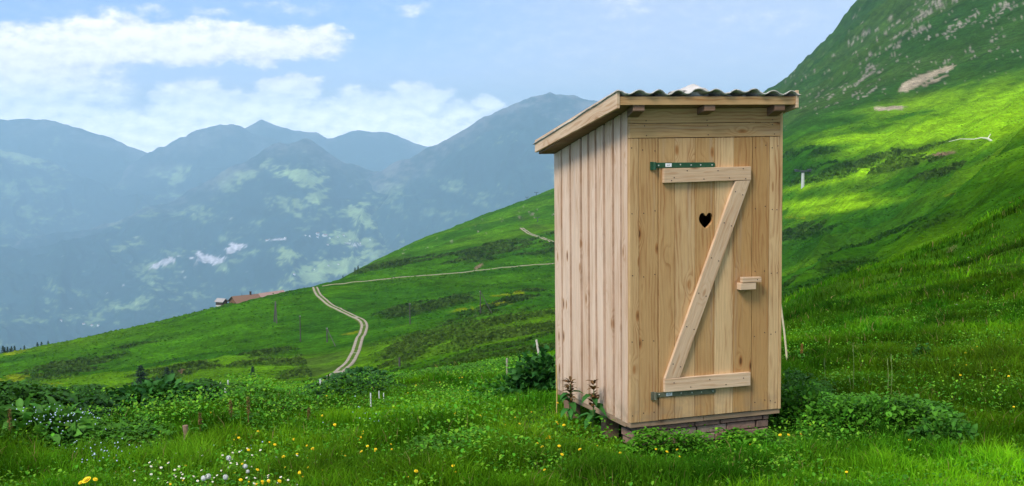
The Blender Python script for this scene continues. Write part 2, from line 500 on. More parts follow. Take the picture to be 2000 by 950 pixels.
def wood(name, pale, mid, dark, ringc, knots=1.0, ringk=.72):
    m, q, b, o = newmat(name)
    gr = q.n('ShaderNodeAttribute', attribute_name='grain').outputs['Vector']
    tn = q.sep(q.n('ShaderNodeAttribute', attribute_name='tone').outputs['Vector'])
    gx, gy, gz = q.sep(gr)
    seed = tn[1]
    # flat sawn rings: distance from a pith line that wanders along the board
    lo = q.noise(q.comb(seed, q.m('MULTIPLY', gz, 1.1), q.m('MULTIPLY', gx, 1.5)), 1.0, 3, .5)
    lo2 = q.noise(q.comb(q.m('ADD', seed, 9.0), q.m('MULTIPLY', gz, 2.6), q.m('MULTIPLY', gx, 12.0)), 1.0, 2, .5)
    xx = q.m('ADD', gx, q.m('MULTIPLY', q.m('SUBTRACT', lo, .5), .10))
    # knots
    vo = q.n('ShaderNodeTexVoronoi'); vo.inputs['Scale'].default_value = 1.0
    q.lk(q.comb(q.m('MULTIPLY', gx, 8.0), q.m('MULTIPLY_ADD', gz, 3.0, seed), q.m('ADD', seed, q.m('MULTIPLY', gy, 4.0))), vo.inputs['Vector'])
    vo.inputs['Randomness'].default_value = 1.0
    kd = vo.outputs['Distance']
    kn = q.mr(kd, .165, .10)
    warp = q.m('MULTIPLY', q.mr(kd, .40, .05), .05 * knots)
    dd = q.m('SQRT', q.m('ADD', q.m('MULTIPLY', xx, xx), q.m('POWER', q.m('MULTIPLY_ADD', q.m('SUBTRACT', lo2, .5), .06, .024), 2.0)))
    ph = q.m('MULTIPLY', q.m('ADD', dd, warp), 46.0)
    fr = q.m('FRACT', ph)
    late = q.m('MULTIPLY', q.mr(fr, .30, .86), q.mr(fr, 1.0, .90))
    fine = q.noise(q.comb(q.m('MULTIPLY', gx, 420.0), q.m('MULTIPLY', gz, 7.0), seed), 1.0, 3, .6)
    blot = q.noise(q.comb(q.m('MULTIPLY', gx, 9.0), q.m('MULTIPLY', gz, 1.6), q.m('ADD', seed, 3.0)), 1.0, 4, .6)
    ramp = q.mix(tn[0], mid, pale)
    c = q.mix(q.m('MULTIPLY', late, q.mr(blot, .38, .68, .12, ringk)), ramp, ringc)
    c = q.mix(q.m('MULTIPLY', q.mr(blot, .40, .72), .35), c, dark)
    c = q.mix(1.0, c, q.mr(fine, .3, .7, .84, 1.12, False), 'MULTIPLY')
    wet = q.noise(q.comb(q.m('MULTIPLY', gx, 22.0), q.m('MULTIPLY', gz, .9), q.m('ADD', seed, 17.0)), 1.0, 4, .6)
    c = q.mix(q.m('MULTIPLY', q.mr(wet, .55, .75), .28), c, (.40, .33, .26))
    core = q.mix(q.mr(kd, .04, .11), (dark[0] * .25, dark[1] * .2, dark[2] * .2), dark)
    c = q.mix(q.m('MULTIPLY', kn, min(1.0, knots * .9)), c, core)
    ob = q.n('ShaderNodeTexCoord').outputs['Object']
    splash = q.m('MULTIPLY', q.mr(q.sep(ob)[2], .26, -.02), q.mr(q.noise(ob, 9, 5, .65), .38, .66))
    c = q.mix(q.m('MULTIPLY', splash, .45), c, (.23, .18, .12))
    q.lk(c, b.inputs['Base Color'])
    b.inputs['Roughness'].default_value = 0.72
    bn = q.n('ShaderNodeBump'); bn.inputs['Strength'].default_value = .35; bn.inputs['Distance'].default_value = .002
    q.lk(q.m('ADD', q.m('MULTIPLY', late, .5), fine), bn.inputs['Height']); q.lk(bn.outputs[0], b.inputs['Normal'])
    return m


def leafmat(name, trans=0.35, rough=0.55, spec=.25, vary=.35):
    """leaf faces carry their own albedo in Col"""
    m, q, b, o = newmat(name)
    c = q.n('ShaderNodeAttribute', attribute_name='Col').outputs['Color']
    n = q.noise(q.n('ShaderNodeTexCoord').outputs['Object'], 1.3, 3, .6)
    c = q.mix(1.0, c, q.mr(n, .3, .7, 1 - vary, 1 + vary, False), 'MULTIPLY')
    q.lk(c, b.inputs['Base Color'])
    b.inputs['Roughness'].default_value = rough
    b.inputs['Specular IOR Level'].default_value = spec
    t = q.n('ShaderNodeBsdfTranslucent')
    q.lk(q.mix(1.0, c, (1.15, 1.1, .5), 'MULTIPLY'), t.inputs['Color'])
    mx = q.n('ShaderNodeMixShader'); mx.inputs[0].default_value = trans
    q.nt.links.new(b.outputs[0], mx.inputs[1]); q.nt.links.new(t.outputs[0], mx.inputs[2])
    q.nt.links.new(mx.outputs[0], o.inputs['Surface'])
    return m


def landmat(name, scales, amp=.35, bump=(0, 1.0), stretch=(1, 1, 1)):
    m, q, b, o = newmat(name)
    c = q.n('ShaderNodeAttribute', attribute_name='Col').outputs['Color']
    tc = q.v('MULTIPLY', q.n('ShaderNodeTexCoord').outputs['Object'], stretch)
    h = None
    for s in scales:
        n = q.noise(tc, s, 5, .62)
        c = q.mix(1.0, c, q.mr(n, .28, .72, 1 - amp, 1 + amp, False), 'MULTIPLY')
        h = n
    q.lk(c, b.inputs['Base Color'])
    b.inputs['Roughness'].default_value = 1.0
    b.inputs['Specular IOR Level'].default_value = 0.0
    if bump[0]:
        bn = q.n('ShaderNodeBump'); bn.inputs['Strength'].default_value = bump[0]; bn.inputs['Distance'].default_value = bump[1]
        q.lk(h, bn.inputs['Height']); q.lk(bn.outputs[0], b.inputs['Normal'])
    return m


WOOD = wood('fresh_larch_boards', (.64, .43, .215), (.46, .265, .10), (.36, .16, .05), (.27, .105, .03))
WOODM = wood('weathered_sill_timber', (.42, .29, .18), (.34, .22, .13), (.2, .12, .07), (.22, .13, .07), .6)
WOODP = wood('pale_pine_boards', (.68, .49, .315), (.55, .365, .215), (.42, .24, .12), (.42, .205, .085))
WOODS = wood('pinkish_side_boards', (.76, .56, .40), (.62, .42, .27), (.42, .22, .10), (.40, .19, .08), 1.0, .5)
WOODR = wood('reddish_inner_boards', (.26, .105, .055), (.22, .085, .042), (.18, .07, .035), (.18, .07, .035), .5)
WOODD = wood('dull_dark_timber', (.30, .18, .11), (.22, .12, .075), (.12, .07, .045), (.13, .07, .04), .6)
DARK = simple('dark_interior', (.03, .024, .02), .9)
NAIL = simple('nail_head', (.05, .035, .03), .6)
GREENMETAL = simple('green_painted_iron', (.018, .075, .032), .42, 0, .25, 60, .1, .5)
STEEL = simple('weathered_galvanised_steel', (.17, .17, .115), .5, .5, .3, 40, .1, .5)
PAPER = simple('white_sticker', (.72, .72, .70), .6)
INK = simple('grey_print', (.25, .25, .25), .7)
SCREW = simple('bright_screw', (.6, .6, .58), .35, .7)
LAND = landmat('alpine_turf', [.035, .22, .9], .40, (.8, 1.6))
NEARG = landmat('meadow_soil', [1.2, 9.0], .35, (.4, .05))
FAR = landmat('far_mountainside', [.0035, .02], .30, (.35, 40))
GRASS = leafmat('grass_blades', .38, .7, .04)
LEAF = leafmat('broad_leaves', .28, .55, .12, .3)
SPRUCE = leafmat('spruce_needles', .12, .7, .1)
BARK = simple('bark', (.08, .055, .04), .9, 0, .4, 12, .5)
POLE = simple('weathered_pole_wood', (.075, .068, .058), .9, 0, .3, 8)
WHITEP = simple('white_plastic_post', (.72, .72, .70), .5, 0, .1, 20)
ROCK = simple('pale_limestone', (.52, .49, .45), .9, 0, .35, 3, .6)
YEL = simple('yellow_petals', (.84, .60, .012), .6, 0, .2, 60)
WHT = simple('white_petals', (.80, .80, .76), .6, 0, .1, 60)
FLUFF = simple('seed_fluff', (.62, .62, .58), .9, 0, .2, 80)
STEM = simple('flower_stem', (.10, .18, .03), .6, 0, .3, 40)

# ------------------------------------------------------------------ near ground, hillside
def in_hut(x, y, m=0.0):
    c, s = math.cos(HROT), math.sin(HROT)
    lx, ly = (x - HX) * c + (y - HY) * s, -(x - HX) * s + (y - HY) * c
    return (lx > -m) & (lx < 1.19 + m) & (ly > -m) & (ly < 1.34 + m)


def blob(px, py, cx, cy, rx, ry, ang=0.0):
    """soft patch in bearing and sight-line units, used to say where a patch of vegetation or painted sunlight lies"""
    c, s = math.cos(R(ang)), math.sin(R(ang))
    u, v = (px - cx) * c + (py - cy) * s, -(px - cx) * s + (py - cy) * c
    return np.exp(-((u / rx) ** 2 + (v / ry) ** 2))


HEATH = [(960, 655, 170, 45, -14), (860, 500, 120, 12, -8), (830, 600, 90, 10, -12), (330, 730, 90, 20, -12), (600, 715, 70, 24, -8),
         (520, 690, 70, 14, -14), (120, 725, 90, 18, -14), (1060, 445, 40, 10, 20), (1640, 545, 120, 26, -8), (1000, 590, 60, 12, -18),
         (1050, 690, 60, 14, 0), (800, 690, 60, 26, -30), (1660, 330, 110, 14, -6), (1760, 320, 90, 9, -9), (1590, 348, 90, 9, -8), (1750, 300, 110, 8, -12), (1570, 452, 80, 12, -8), (1720, 465, 140, 11, -18), (1600, 562, 100, 18, -16), (1860, 330, 80, 7, -16), (1560, 300, 60, 10, -5), (240, 690, 60, 9, -14), (700, 525, 60, 8, -10), (960, 490, 120, 18, -6)]
YELLOW = [(30, 688, 40, 5, -14), (20, 740, 60, 9, -8), (95, 752, 50, 6, -14), (90, 757, 30, 5, -14), (940, 600, 110, 6, -8), (1000, 575, 60, 4, -6), (1640, 405, 60, 8, -10),
          (1860, 380, 30, 4, -16), (1560, 425, 40, 6, 6), (690, 650, 60, 4, -14)]
SUNLIT_PAINT = [(1950, 220, 150, 70, -14), (1830, 255, 170, 34, -12), (1600, 395, 120, 10, -8), (1700, 330, 200, 12, -14), (1680, 270, 110, 10, -6), (1800, 200, 120, 20, -10), (1640, 405, 110, 10, -8), (2050, 170, 120, 40, -16)]  # sunlight from a cloud gap, painted into the slope's turf colour


def hill_colour(x, y, z, r, a):
    px, py = project(np.stack([x, y, z], -1))
    n1 = fbm(x / 60, y / 60, 4, 21); n2 = fbm(x / 14, y / 14, 4, 25); n3 = fbm(x / 230, y / 120, 3, 29)
    g0 = np.array([.047, .150, .004]); g1 = np.array([.090, .205, .005]); g2 = np.array([.030, .110, .005])
    k = sstep(n1 * .6 + n2 * .4, .38, .64)[..., None]
    c = g2 * (1 - k) + g0 * k
    k = (sstep(n3, .45, .68) * .8)[..., None]
    c = c * (1 - k) + g1 * k
    hm = 0
    for b in HEATH: hm = np.maximum(hm, blob(px, py, *b))
    u, v = (x * .80 + y * .60), (-x * .60 + y * .80)
    tex = fbm(u / 40, v / 12, 5, 33)
    heath = sstep(hm * .62 + (tex - .5) * 2.4, .16, .66) * (.12 + .88 * sstep(hm, .04, .35))
    heath = np.maximum(heath, sstep(tex, .60, .74) * .30 * sstep(r, 120, 260))
    hc = np.array([.030, .050, .012]) * (1 - n2[..., None]) + np.array([.055, .060, .020]) * n2[..., None]
    c = c * (1 - .62 * heath[..., None]) + hc * .62 * heath[..., None]
    ym = 0
    for b in YELLOW: ym = np.maximum(ym, blob(px, py, *b))
    yk = (sstep(ym + (n2 - .5) * .8, .45, .8) * sstep(r, 100, 200))[..., None]
    yk = yk * sstep(fbm(px / 22, py / 3.0, 3, 45), .42, .6)[..., None]
    c = c * (1 - .6 * yk) + np.array([.24, .27, .006]) * .6 * yk
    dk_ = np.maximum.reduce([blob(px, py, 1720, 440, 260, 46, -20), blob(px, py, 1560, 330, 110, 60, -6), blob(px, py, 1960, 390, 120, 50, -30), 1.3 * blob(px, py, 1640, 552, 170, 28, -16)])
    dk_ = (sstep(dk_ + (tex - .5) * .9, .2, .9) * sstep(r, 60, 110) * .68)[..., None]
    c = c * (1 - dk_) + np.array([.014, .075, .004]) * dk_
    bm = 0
    for b in SUNLIT_PAINT: bm = np.maximum(bm, blob(px, py, *b))
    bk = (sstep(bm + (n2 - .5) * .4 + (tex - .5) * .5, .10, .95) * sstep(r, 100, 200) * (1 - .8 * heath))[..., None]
    c = c * (1 - bk) + np.array([.215, .42, .006]) * bk  # lime albedo stands in for sun on the right slope
    # rocky mountain on the right: dull turf with slabs of pale rock
    mt = sstep(r, 850, 1080) * sstep(a, R(4), R(9))
    mg = np.array([.024, .068, .013]) * (1 - k) + np.array([.040, .078, .018]) * k
    c = c * (1 - .85 * mt[..., None]) + mg * .85 * mt[..., None]
    rk = 0
    for b in [(1690, 150, 10, 90, 60), (1740, 85, 90, 9, -32), (1700, 60, 90, 7, -32), (1880, 45, 70, 12, -25), (1720, 120, 60, 10, -35), (1900, 100, 60, 10, -20), (1790, 60, 60, 12, -38), (1830, 10, 90, 20, -30),
              (1680, 185, 40, 8, -20), (1960, 20, 50, 16, -20)]:
        rk = np.maximum(rk, blob(px, py, *b))
    rn = fbm((px * .82 - py * .57) / 18, (px * .57 + py * .82) / 4, 4, 41)
    rn2 = fbm(px / 3.2, py / 1.8, 3, 43)
    rm = .75 * (sstep(rk * .5 + (rn - .5) * 1.7 + (rn2 - .5) * .9, .48, .66) * sstep(r, 950, 1050))[..., None]
    c = c * (1 - rm) + (np.array([.27, .235, .19]) * (.35 + 1.1 * rn2[..., None])) * rm
    # scree fan and pale streaks above the pasture painted as sunlit
    sc = np.maximum.reduce([blob(px, py, 1790, 160, 46, 11, -26), blob(px, py, 1835, 140, 42, 6, -22), blob(px, py, 1740, 212, 46, 5, -4), blob(px, py, 1825, 158, 34, 3.5, -24)])
    sm = (sstep(sc + (n2 - .5) * .3, .45, .60) * sstep(r, 500, 700))[..., None]
    c = c * (1 - sm) + np.array([.34, .28, .19]) * sm
    # bare earth
    er = np.maximum.reduce([blob(px, py, 935, 521, 16, 5, -30), blob(px, py, 355, 728, 8, 6, -40), blob(px, py, 1858, 488, 16, 5, -30), blob(px, py, 1790, 598, 22, 7, -8), blob(px, py, 1930, 560, 16, 8, 0),
                            blob(px, py, 1840, 302, 40, 5, -8), blob(px, py, 125, 662, 16, 3, 0)])
    em = sstep(er + (n2 - .5) * .5, .5, .75)[..., None]
    c = c * (1 - em) + np.array([.24, .17, .10]) * em
    return c


def near_colour(x, y, z, r, a):
    n = fbm(x / 2.2, y / 2.2, 4, 51)[..., None]; n2 = fbm(x / .35, y / .35, 3, 53)[..., None]
    c = np.array([.022, .060, .006]) * (1 - n) + np.array([.050, .125, .008]) * n
    return c * (.65 + .7 * n2)


def sheet(name, rs, azs, mat, colour, kind='structure'):
    A, RR = np.meshgrid(azs, rs, indexing='ij')
    X, Y = RR * np.sin(A), RR * np.cos(A)
    Z = H(X, Y)
    na, nr = A.shape
    V = np.stack([X, Y, Z], -1).reshape(-1, 3)
    C = colour(X, Y, Z, RR, A).reshape(-1, 3)
    i = np.arange(na - 1)[:, None] * nr + np.arange(nr - 1)[None]
    q = np.stack([i, i + 1, i + nr + 1, i + nr], -1).reshape(-1)
    q = q.reshape(-1, 4)[:, ::-1].reshape(-1)
    o = link(name, np_mesh(name, V, q, np.full(len(q) // 4, 4), [mat], np.clip(C, .002, .9), smooth=True))
    return tag(o, kind=kind)


AZF = np.concatenate([np.linspace(R(-180), R(-45), 30)[:-1], np.linspace(R(-45), R(-25), 60)[:-1], np.linspace(R(-25), R(25), 820),
                      np.linspace(R(25), R(45), 60)[1:], np.linspace(R(45), R(180), 30)[1:]])
AZN = np.concatenate([np.linspace(R(-180), R(-27), 60)[:-1], np.linspace(R(-27), R(27), 330), np.linspace(R(27), R(180), 60)[1:]])
RSPLIT = 62.0
sheet('meadow', np.concatenate([[.35, 1, 2, 3], np.exp(np.linspace(math.log(4), math.log(RSPLIT), 300))]), AZN, NEARG,
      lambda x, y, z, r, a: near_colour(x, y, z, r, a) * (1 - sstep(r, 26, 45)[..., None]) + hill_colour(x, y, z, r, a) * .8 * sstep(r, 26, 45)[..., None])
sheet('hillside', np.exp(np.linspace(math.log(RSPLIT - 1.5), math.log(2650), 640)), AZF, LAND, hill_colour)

# ------------------------------------------------------------------ far mountains across the valley
FOREST, FIELD, CLIFF = np.array([.012, .034, .030]), np.array([.25, .34, .12]), np.array([.60, .55, .56])


def far_range(name, ridge, r0, r1, foot, amp, seed, fields, cliffs, fieldnoise, tint=(1, 1, 1)):
    r0, r1 = r0 * 1.6, r1 * 1.6
    amp *= 1.6
    px = np.arange(-900, 3000, 4.0)
    ry = np.interp(px, [p[0] for p in ridge], [p[1] for p in ridge])
    n = len(px)
    t = np.concatenate([np.linspace(0, 1, 230), 1 + np.linspace(0.01, .14, 10)])
    P = np.zeros((n, len(t), 3))
    d = np.array([ray(a, b) for a, b in zip(px, ry)]); hd = np.hypot(d[:, 0], d[:, 1]); te = d[:, 2] / hd
    d2 = np.array([ray(a, foot) for a in px]); te2 = d2[:, 2] / np.hypot(d2[:, 0], d2[:, 1])
    ax_, ay_ = d[:, 0] / hd, d[:, 1] / hd
    zr = te * r1; zf = te2 * r0
    rr = r0 + (r1 - r0) * t
    X, Y = ax_[:, None] * rr, ay_[:, None] * rr
    zz = np.where(t <= 1, zf[:, None] + (zr - zf)[:, None] * np.clip(t, 0, 1) ** 1.15, zr[:, None] - (t - 1) * (r1 - r0) * .7)
    lat = np.arctan2(X, Y) * r1
    lat, rr = lat / 1.6, rr / 1.6
    rj = (ridged(lat / 700, lat * 0, 4, seed + 2) - .5) * 70 + (fbm(lat / 160, lat * 0, 3, seed + 4) - .5) * 40
    zz = zz + rj * sstep(t, .6, 1.0)[None] * 1.6
    rg = ridged(lat / 1500 + fbm(lat / 2500, rr[None] / 2500 + lat * 0, 3, seed + 3) * .8, rr[None] / 5200 + lat * 0, 5, seed)
    Z = CAMZ + zz + (rg - .55) * amp * np.sin(np.clip(t, 0, 1) * math.pi) ** .7 + (fbm(lat / 260, rr[None] / 900 + lat * 0, 4, seed + 7) - .5) * amp * .12
    V = np.stack([X, Y, Z], -1)
    qx, qy = project(V.reshape(-1, 3)); qx, qy = qx.reshape(X.shape), qy.reshape(X.shape)
    f1 = fbm(qx / 55, qy / 26, 4, seed + 11)
    f2 = fbm(qx / 9 + 3 * f1, qy / 4.5, 5, seed + 13, .6)
    m = sstep(f1 * .55 + f2 * .45, .585, .66) * fieldnoise * sstep(qy, 300, 360)
    for b in fields: m = np.maximum(m, sstep(blob(qx, qy, *b[:5]) * b[5] + (f1 - .5) * 1.0 + (f2 - .5) * 1.7, .45, .78) * min(1, b[5]))
    c = FOREST * (.35 + .8 * f2[..., None] + .6 * f1[..., None])
    c = c * (1 - m[..., None]) + FIELD * (.55 + .7 * f1[..., None]) * m[..., None]
    km = 0
    for b in cliffs: km = np.maximum(km, sstep(blob(qx, qy, *b) + (f2 - .5) * 1.5, .45, .62))
    if len(cliffs): c = c * (1 - km[..., None]) + CLIFF * (.45 + .9 * fbm(qx / 4, qy / 9, 3, seed)[..., None]) * km[..., None]
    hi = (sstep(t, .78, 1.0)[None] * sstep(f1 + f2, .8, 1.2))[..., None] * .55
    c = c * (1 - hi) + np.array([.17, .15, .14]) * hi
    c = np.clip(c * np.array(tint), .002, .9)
    nr = len(t)
    i = np.arange(n - 1)[:, None] * nr + np.arange(nr - 1)[None]
    q = np.stack([i, i + nr, i + nr + 1, i + 1], -1).reshape(-1)
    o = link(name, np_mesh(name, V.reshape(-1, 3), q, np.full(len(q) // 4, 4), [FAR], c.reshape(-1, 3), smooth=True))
    tag(o, kind='structure')
    return V, qx, qy


far_range('distant_range', [(-900, 215), (-300, 228), (0, 233), (90, 236), (160, 250), (230, 274), (300, 298), (350, 268), (400, 250), (450, 256), (480, 246), (520, 237), (560, 247), (640, 266),
                            (700, 252), (750, 262), (830, 285), (900, 290), (1100, 260), (1400, 230), (2000, 240), (3000, 220)], 13500, 16500, 420, 260, 101,
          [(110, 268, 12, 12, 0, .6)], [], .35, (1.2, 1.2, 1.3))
FIELDS = [(50, 308, 75, 12, 14, 1.0), (345, 350, 32, 14, -40, .9), (520, 318, 24, 8, -25, .9), (600, 350, 55, 22, 25, 1.1), (560, 400, 60, 26, 10, .7), (480, 345, 30, 10, -20, .7), (620, 385, 30, 16, 0, .9),
           (250, 480, 46, 14, -24, .75), (560, 505, 26, 18, 0, 1.0), (640, 525, 90, 26, -6, .95), (700, 470, 70, 18, 8, .9), (715, 430, 40, 18, 40, .9), (600, 545, 60, 14, -8, .9), (740, 500, 40, 22, 20, .8),
           (110, 565, 60, 10, 6, .5), (280, 585, 8, 26, 0, .5), (110, 390, 40, 14, 0, .4), (440, 290, 30, 6, 0, .4)]
far_range('valley_mountain', [(-900, 260), (-400, 285), (-150, 300), (0, 292), (40, 300), (110, 320), (170, 330), (225, 350), (260, 322), (310, 285), (340, 284), (385, 257), (430, 245), (470, 250), (500, 264), (560, 280),
                              (640, 300), (700, 325), (800, 345), (1000, 420), (1300, 480), (3000, 480)], 8500, 15500, 620, 620, 131, FIELDS, [], .4)
MAINV, MAINX, MAINY = far_range('valley_spur', [(-900, 560), (-200, 520), (0, 470), (120, 452), (230, 428), (330, 392), (400, 362), (450, 330), (490, 305), (520, 288), (545, 275), (600, 271), (625, 285), (680, 318), (730, 332), (800, 352),
                              (1000, 440), (1300, 500), (3000, 500)], 5800, 11200, 760, 520, 151, FIELDS,
          [(322, 512, 28, 7, -22), (408, 507, 34, 10, 6), (458, 485, 24, 10, -14), (690, 478, 20, 3, 8), (540, 468, 22, 2, -4), (390, 500, 12, 9, 0)], .45)
far_range('side_ridge', [(-900, 900), (600, 560), (660, 420), (715, 345), (760, 322), (800, 305), (840, 284), (900, 250), (950, 226), (1000, 205), (1040, 188), (1075, 174), (1105, 182), (1160, 187), (1250, 200), (1400, 235), (1700, 300),
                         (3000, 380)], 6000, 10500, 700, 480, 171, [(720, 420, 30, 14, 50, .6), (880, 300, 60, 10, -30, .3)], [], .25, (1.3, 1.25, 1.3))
vf = MB(); vf.box(-20500, 20500, 4000, 27200, -3330, -3300)
tag(vf.build('valley_floor', simple('valley_forest', (.02, .04, .03), .95, 0, .4, .002)), kind='structure')

# ------------------------------------------------------------------ haze
hz = MB(); hz.box(-21500, 21500, -12000, 27600, -3340, 780)
HAZE = bpy.data.materials.new('valley_haze')
HAZE.use_nodes = True
ht = HAZE.node_tree
for n_ in list(ht.nodes): ht.nodes.remove(n_)
pv = ht.nodes.new('ShaderNodeVolumePrincipled')
pv.inputs['Color'].default_value = (.55, .815, .98, 1)
pv.inputs["Density"].default_value = 5.6e-5
pv.inputs['Anisotropy'].default_value = 0.1
ho = ht.nodes.new('ShaderNodeOutputMaterial')
ht.links.new(pv.outputs[0], ho.inputs['Volume'])
hzo = hz.build('haze', HAZE)
tag(hzo, kind='stuff')

# ------------------------------------------------------------------ the outhouse
hut = empty('outhouse', (HX, HY, HZ), HROT, 'small new wooden outhouse with a heart cut in its door', 'outhouse')
SL = -0.242                                     # roof falls towards the back
rz = lambda y: 2.176 + SL * (y + .10)           # underside of the roof deck

fw = MB()
for x0, x1, tn in [(.0015, .0675, .5), (.071, .2125, .2), (.9545, 1.0915, -.15), (1.095, 1.1745, .9)]:
    fw.box(x0, x1, 0, .026, -.002, 1.949, 'z', tn)
fw.box(1.1775, 1.199, -.001, .03, -.004, 2.14, 'z', .7)
fw.build('front_wall', WOOD, hut, .0015)
ln = MB()
ln.box(.0015, 1.176, -.002, .026, 1.9525, 2.0485, 'x', .35); ln.box(.0015, 1.176, -.001, .026, 2.0515, 2.150, 'x', .3)
ln.build('lintel_boards', WOOD, hut, .0015)

door = MB()
pl = [(.2185, .3395, .25), (.3425, .496, .65), (.4990, .651, .15), (.6540, .801, 1.2), (.8040, .949, .0)]
DY0, DY1, DZ0, DZ1 = -.004, .022, .002, 1.9475
for i, (x0, x1, tn) in enumerate(pl):
    if i != 2:
        door.box(x0, x1, DY0, DY1, DZ0, DZ1, 'z', tn)
        continue
    # the plank with the heart cut through it, built in a left and a right half
    hx, hzb, hzt, hw = .5835, 1.318, 1.429, .055
    arc = []
    for k in range(15):
        t = k / 14
        # from the point up round the lobe to the notch
        if t < .45:
            s = t / .45; arc.append((hw * (.0 + 1.0 * math.sin(s * math.pi / 2) ** .9), hzb + (hzt - hzb) * .62 * s))
        else:
            th = (t - .45) / .55 * math.pi * .93
            arc.append((hw * .5 + hw * .5 * math.cos(th), hzb + (hzt - hzb) * (.62 + .38 * math.sin(th))))
    arc[0] = (0, hzb); arc[-1] = (0, hzb + (hzt - hzb) * .80)
    for sgn, xe in ((-1, x0), (1, x1)):
        loop = [(hx, DZ0)] + [(hx + sgn * ax, az_) for ax, az_ in arc] + [(hx, DZ1), (xe, DZ1), (xe, DZ0)]
        nL = len(loop)
        pts = [(x, DY0, z) for x, z in loop] + [(x, DY1, z) for x, z in loop]
        random.seed(77)
        fr_ = tuple(range(nL)) if sgn < 0 else tuple(range(nL - 1, -1, -1))
        bk_ = tuple(reversed([q_ + nL for q_ in fr_]))
        fs = [fr_, bk_]
        for q_ in list(range(1, len(arc))) + [nL - 3, nL - 2, nL - 1]:
            a_, b_ = q_, (q_ + 1) % nL
            fs.append((a_, a_ + nL, b_ + nL, b_) if sgn < 0 else (b_, b_ + nL, a_ + nL, a_))
        n0 = len(door.G)
        door.add(pts, fs, ((1, 0, 0), (0, 1, 0), (0, 0, 1)), tn)
        for q_ in range(n0, len(door.G)):      # one continuous grain over both halves
            p_ = door.V[q_]; door.G[q_] = (p_[0] - .56, p_[1], p_[2] + 3.0); door.T[q_] = (tn, 12.7, 0)
random.seed(6)
do = door.build('door', WOOD, hut)
b_ = do.modifiers.new('bevel', 'BEVEL'); b_.width = .001; b_.segments = 1; b_.limit_method = 'ANGLE'

for nm, zt0, zt1, zb0, zb1, x0, x1, tn in (('door_ledge', 1.742, 1.744, 1.645, 1.650, .243, .924, .35), ('door_ledge', .292, .288, .199, .192, .249, .929, .9)):
    b = MB()
    y0, y1 = -.033, DY0 - .0005
    b.hexa([(x0, y0, zb0), (x1, y0, zb1), (x1, y1, zb1), (x0, y1, zb0), (x0, y0, zt0), (x1, y0, zt1), (x1, y1, zt1), (x0, y1, zt0)], 'x', tn)
    lo_ = b.build(nm, WOODP, do, .002)
br = MB()
y0, y1 = -.031, DY0 - .0007
pt = [(.251, .2935), (.366, .2925), (.921, 1.6475), (.803, 1.6455)]
dvec = Vector((.555, 0, 1.353)).normalized(); nvec = Vector((1.353, 0, -.555)).normalized()
br.hexa([(x, y0, z) for x, z in pt] + [(x, y1, z) for x, z in pt], tone=.55, ax=(tuple(nvec), (0, 1, 0), tuple(dvec)))
br.build('door_brace', WOODP, do, .002)


def strap(x0, x1, zl, zr, hgt, mats):
    b = MB()
    yb, yf = DY0 - .0005, DY0 - .0075
    sl_ = (zr - zl) / (x1 - x0)
    n = 12
    prof = [(x0, zl - hgt / 2), (x1 - .014, zr - hgt / 2)] + [(x1 - .014 + hgt / 2 * math.sin(t), zr - hgt / 2 * math.cos(t)) for t in np.linspace(.2, 2.9, n)] + [(x1 - .014, zr + hgt / 2), (x0, zl + hgt / 2)]
    m_ = len(prof)
    pts = [(x, yf, z) for x, z in prof] + [(x, yb, z) for x, z in prof]
    b.add(pts, [tuple(range(m_)), tuple(range(2 * m_ - 1, m_ - 1, -1))] + [((i + 1) % m_, i, i + m_, (i + 1) % m_ + m_) for i in range(m_)], mi=0)
    # rolled eye and pin plate on the frame
    b.tube((x0 - .006, -.018, zl - .024), (x0 - .006, -.018, zl + .022), .0115, n=14, mi=0)
    b.box(x0 - .034, x0 - .012, -.010, -.0005, zl - .032, zl + .024, mi=0)
    b.tube((x0 - .006, -.018, zl - .030), (x0 - .006, -.018, zl - .024), .014, n=12, mi=0)
    for f in (.06, .42, .60, .76, .955):
        xx = x0 + (x1 - x0) * f; zz = zl + sl_ * (xx - x0) + random.uniform(-.003, .003)
        b.tube((xx, yf - .002, zz), (xx, yf + .001, zz), .0045, .006, n=10, mi=3)
    xx = x0 + (x1 - x0) * .17; zz = zl + sl_ * (xx - x0)
    b.box(xx, xx + .048, yf - .0012, yf + .001, zz - hgt * .34, zz + hgt * .34, mi=1)
    for k in range(4): b.box(xx + .012 + .006 * k, xx + .016 + .006 * k, yf - .002, yf, zz - hgt * .15 + .003 * (k % 2), zz + hgt * .12 - .002 * (k % 3), mi=2)
    return b.build('hinge', mats, do, .0012)


tag(strap(.186, .648, 1.766, 1.760, .036, [GREENMETAL, PAPER, INK, SCREW]), 'green painted strap hinge')
tag(strap(.190, .660, .180, .171, .034, [STEEL, PAPER, INK, SCREW]), 'grey weathered strap hinge')
hb = MB(); hb.box(.829, .953, -.060, DY0 - .0005, .881, .9285, 'x', .8)
hb.build('handle_block', WOODP, do, .003)
hb = MB(); hb.hexa([(.842, -.062, .9335), (.995, -.062, .930), (.995, -.027, .930), (.842, -.027, .9335), (.842, -.062, .971), (.995, -.062, .966), (.995, -.027, .966), (.842, -.027, .971)], 'x', .9)
hb.tube((.962, -.064, .950), (.962, -.06, .950), .004, mi=1)
hb.tube((.962, -.03, .950), (.962, DY0, .950), .012, mi=0)
hb.build('turn_latch', [WOODP, NAIL], do, .003)

# side walls: boards laid over boards
side_y = [(1.333, 1.207), (1.178, 1.041), (1.003, .843), (.804, .709), (.671, .579), (.542, .442), (.399, .288), (.250, .158), (.128, .040)]


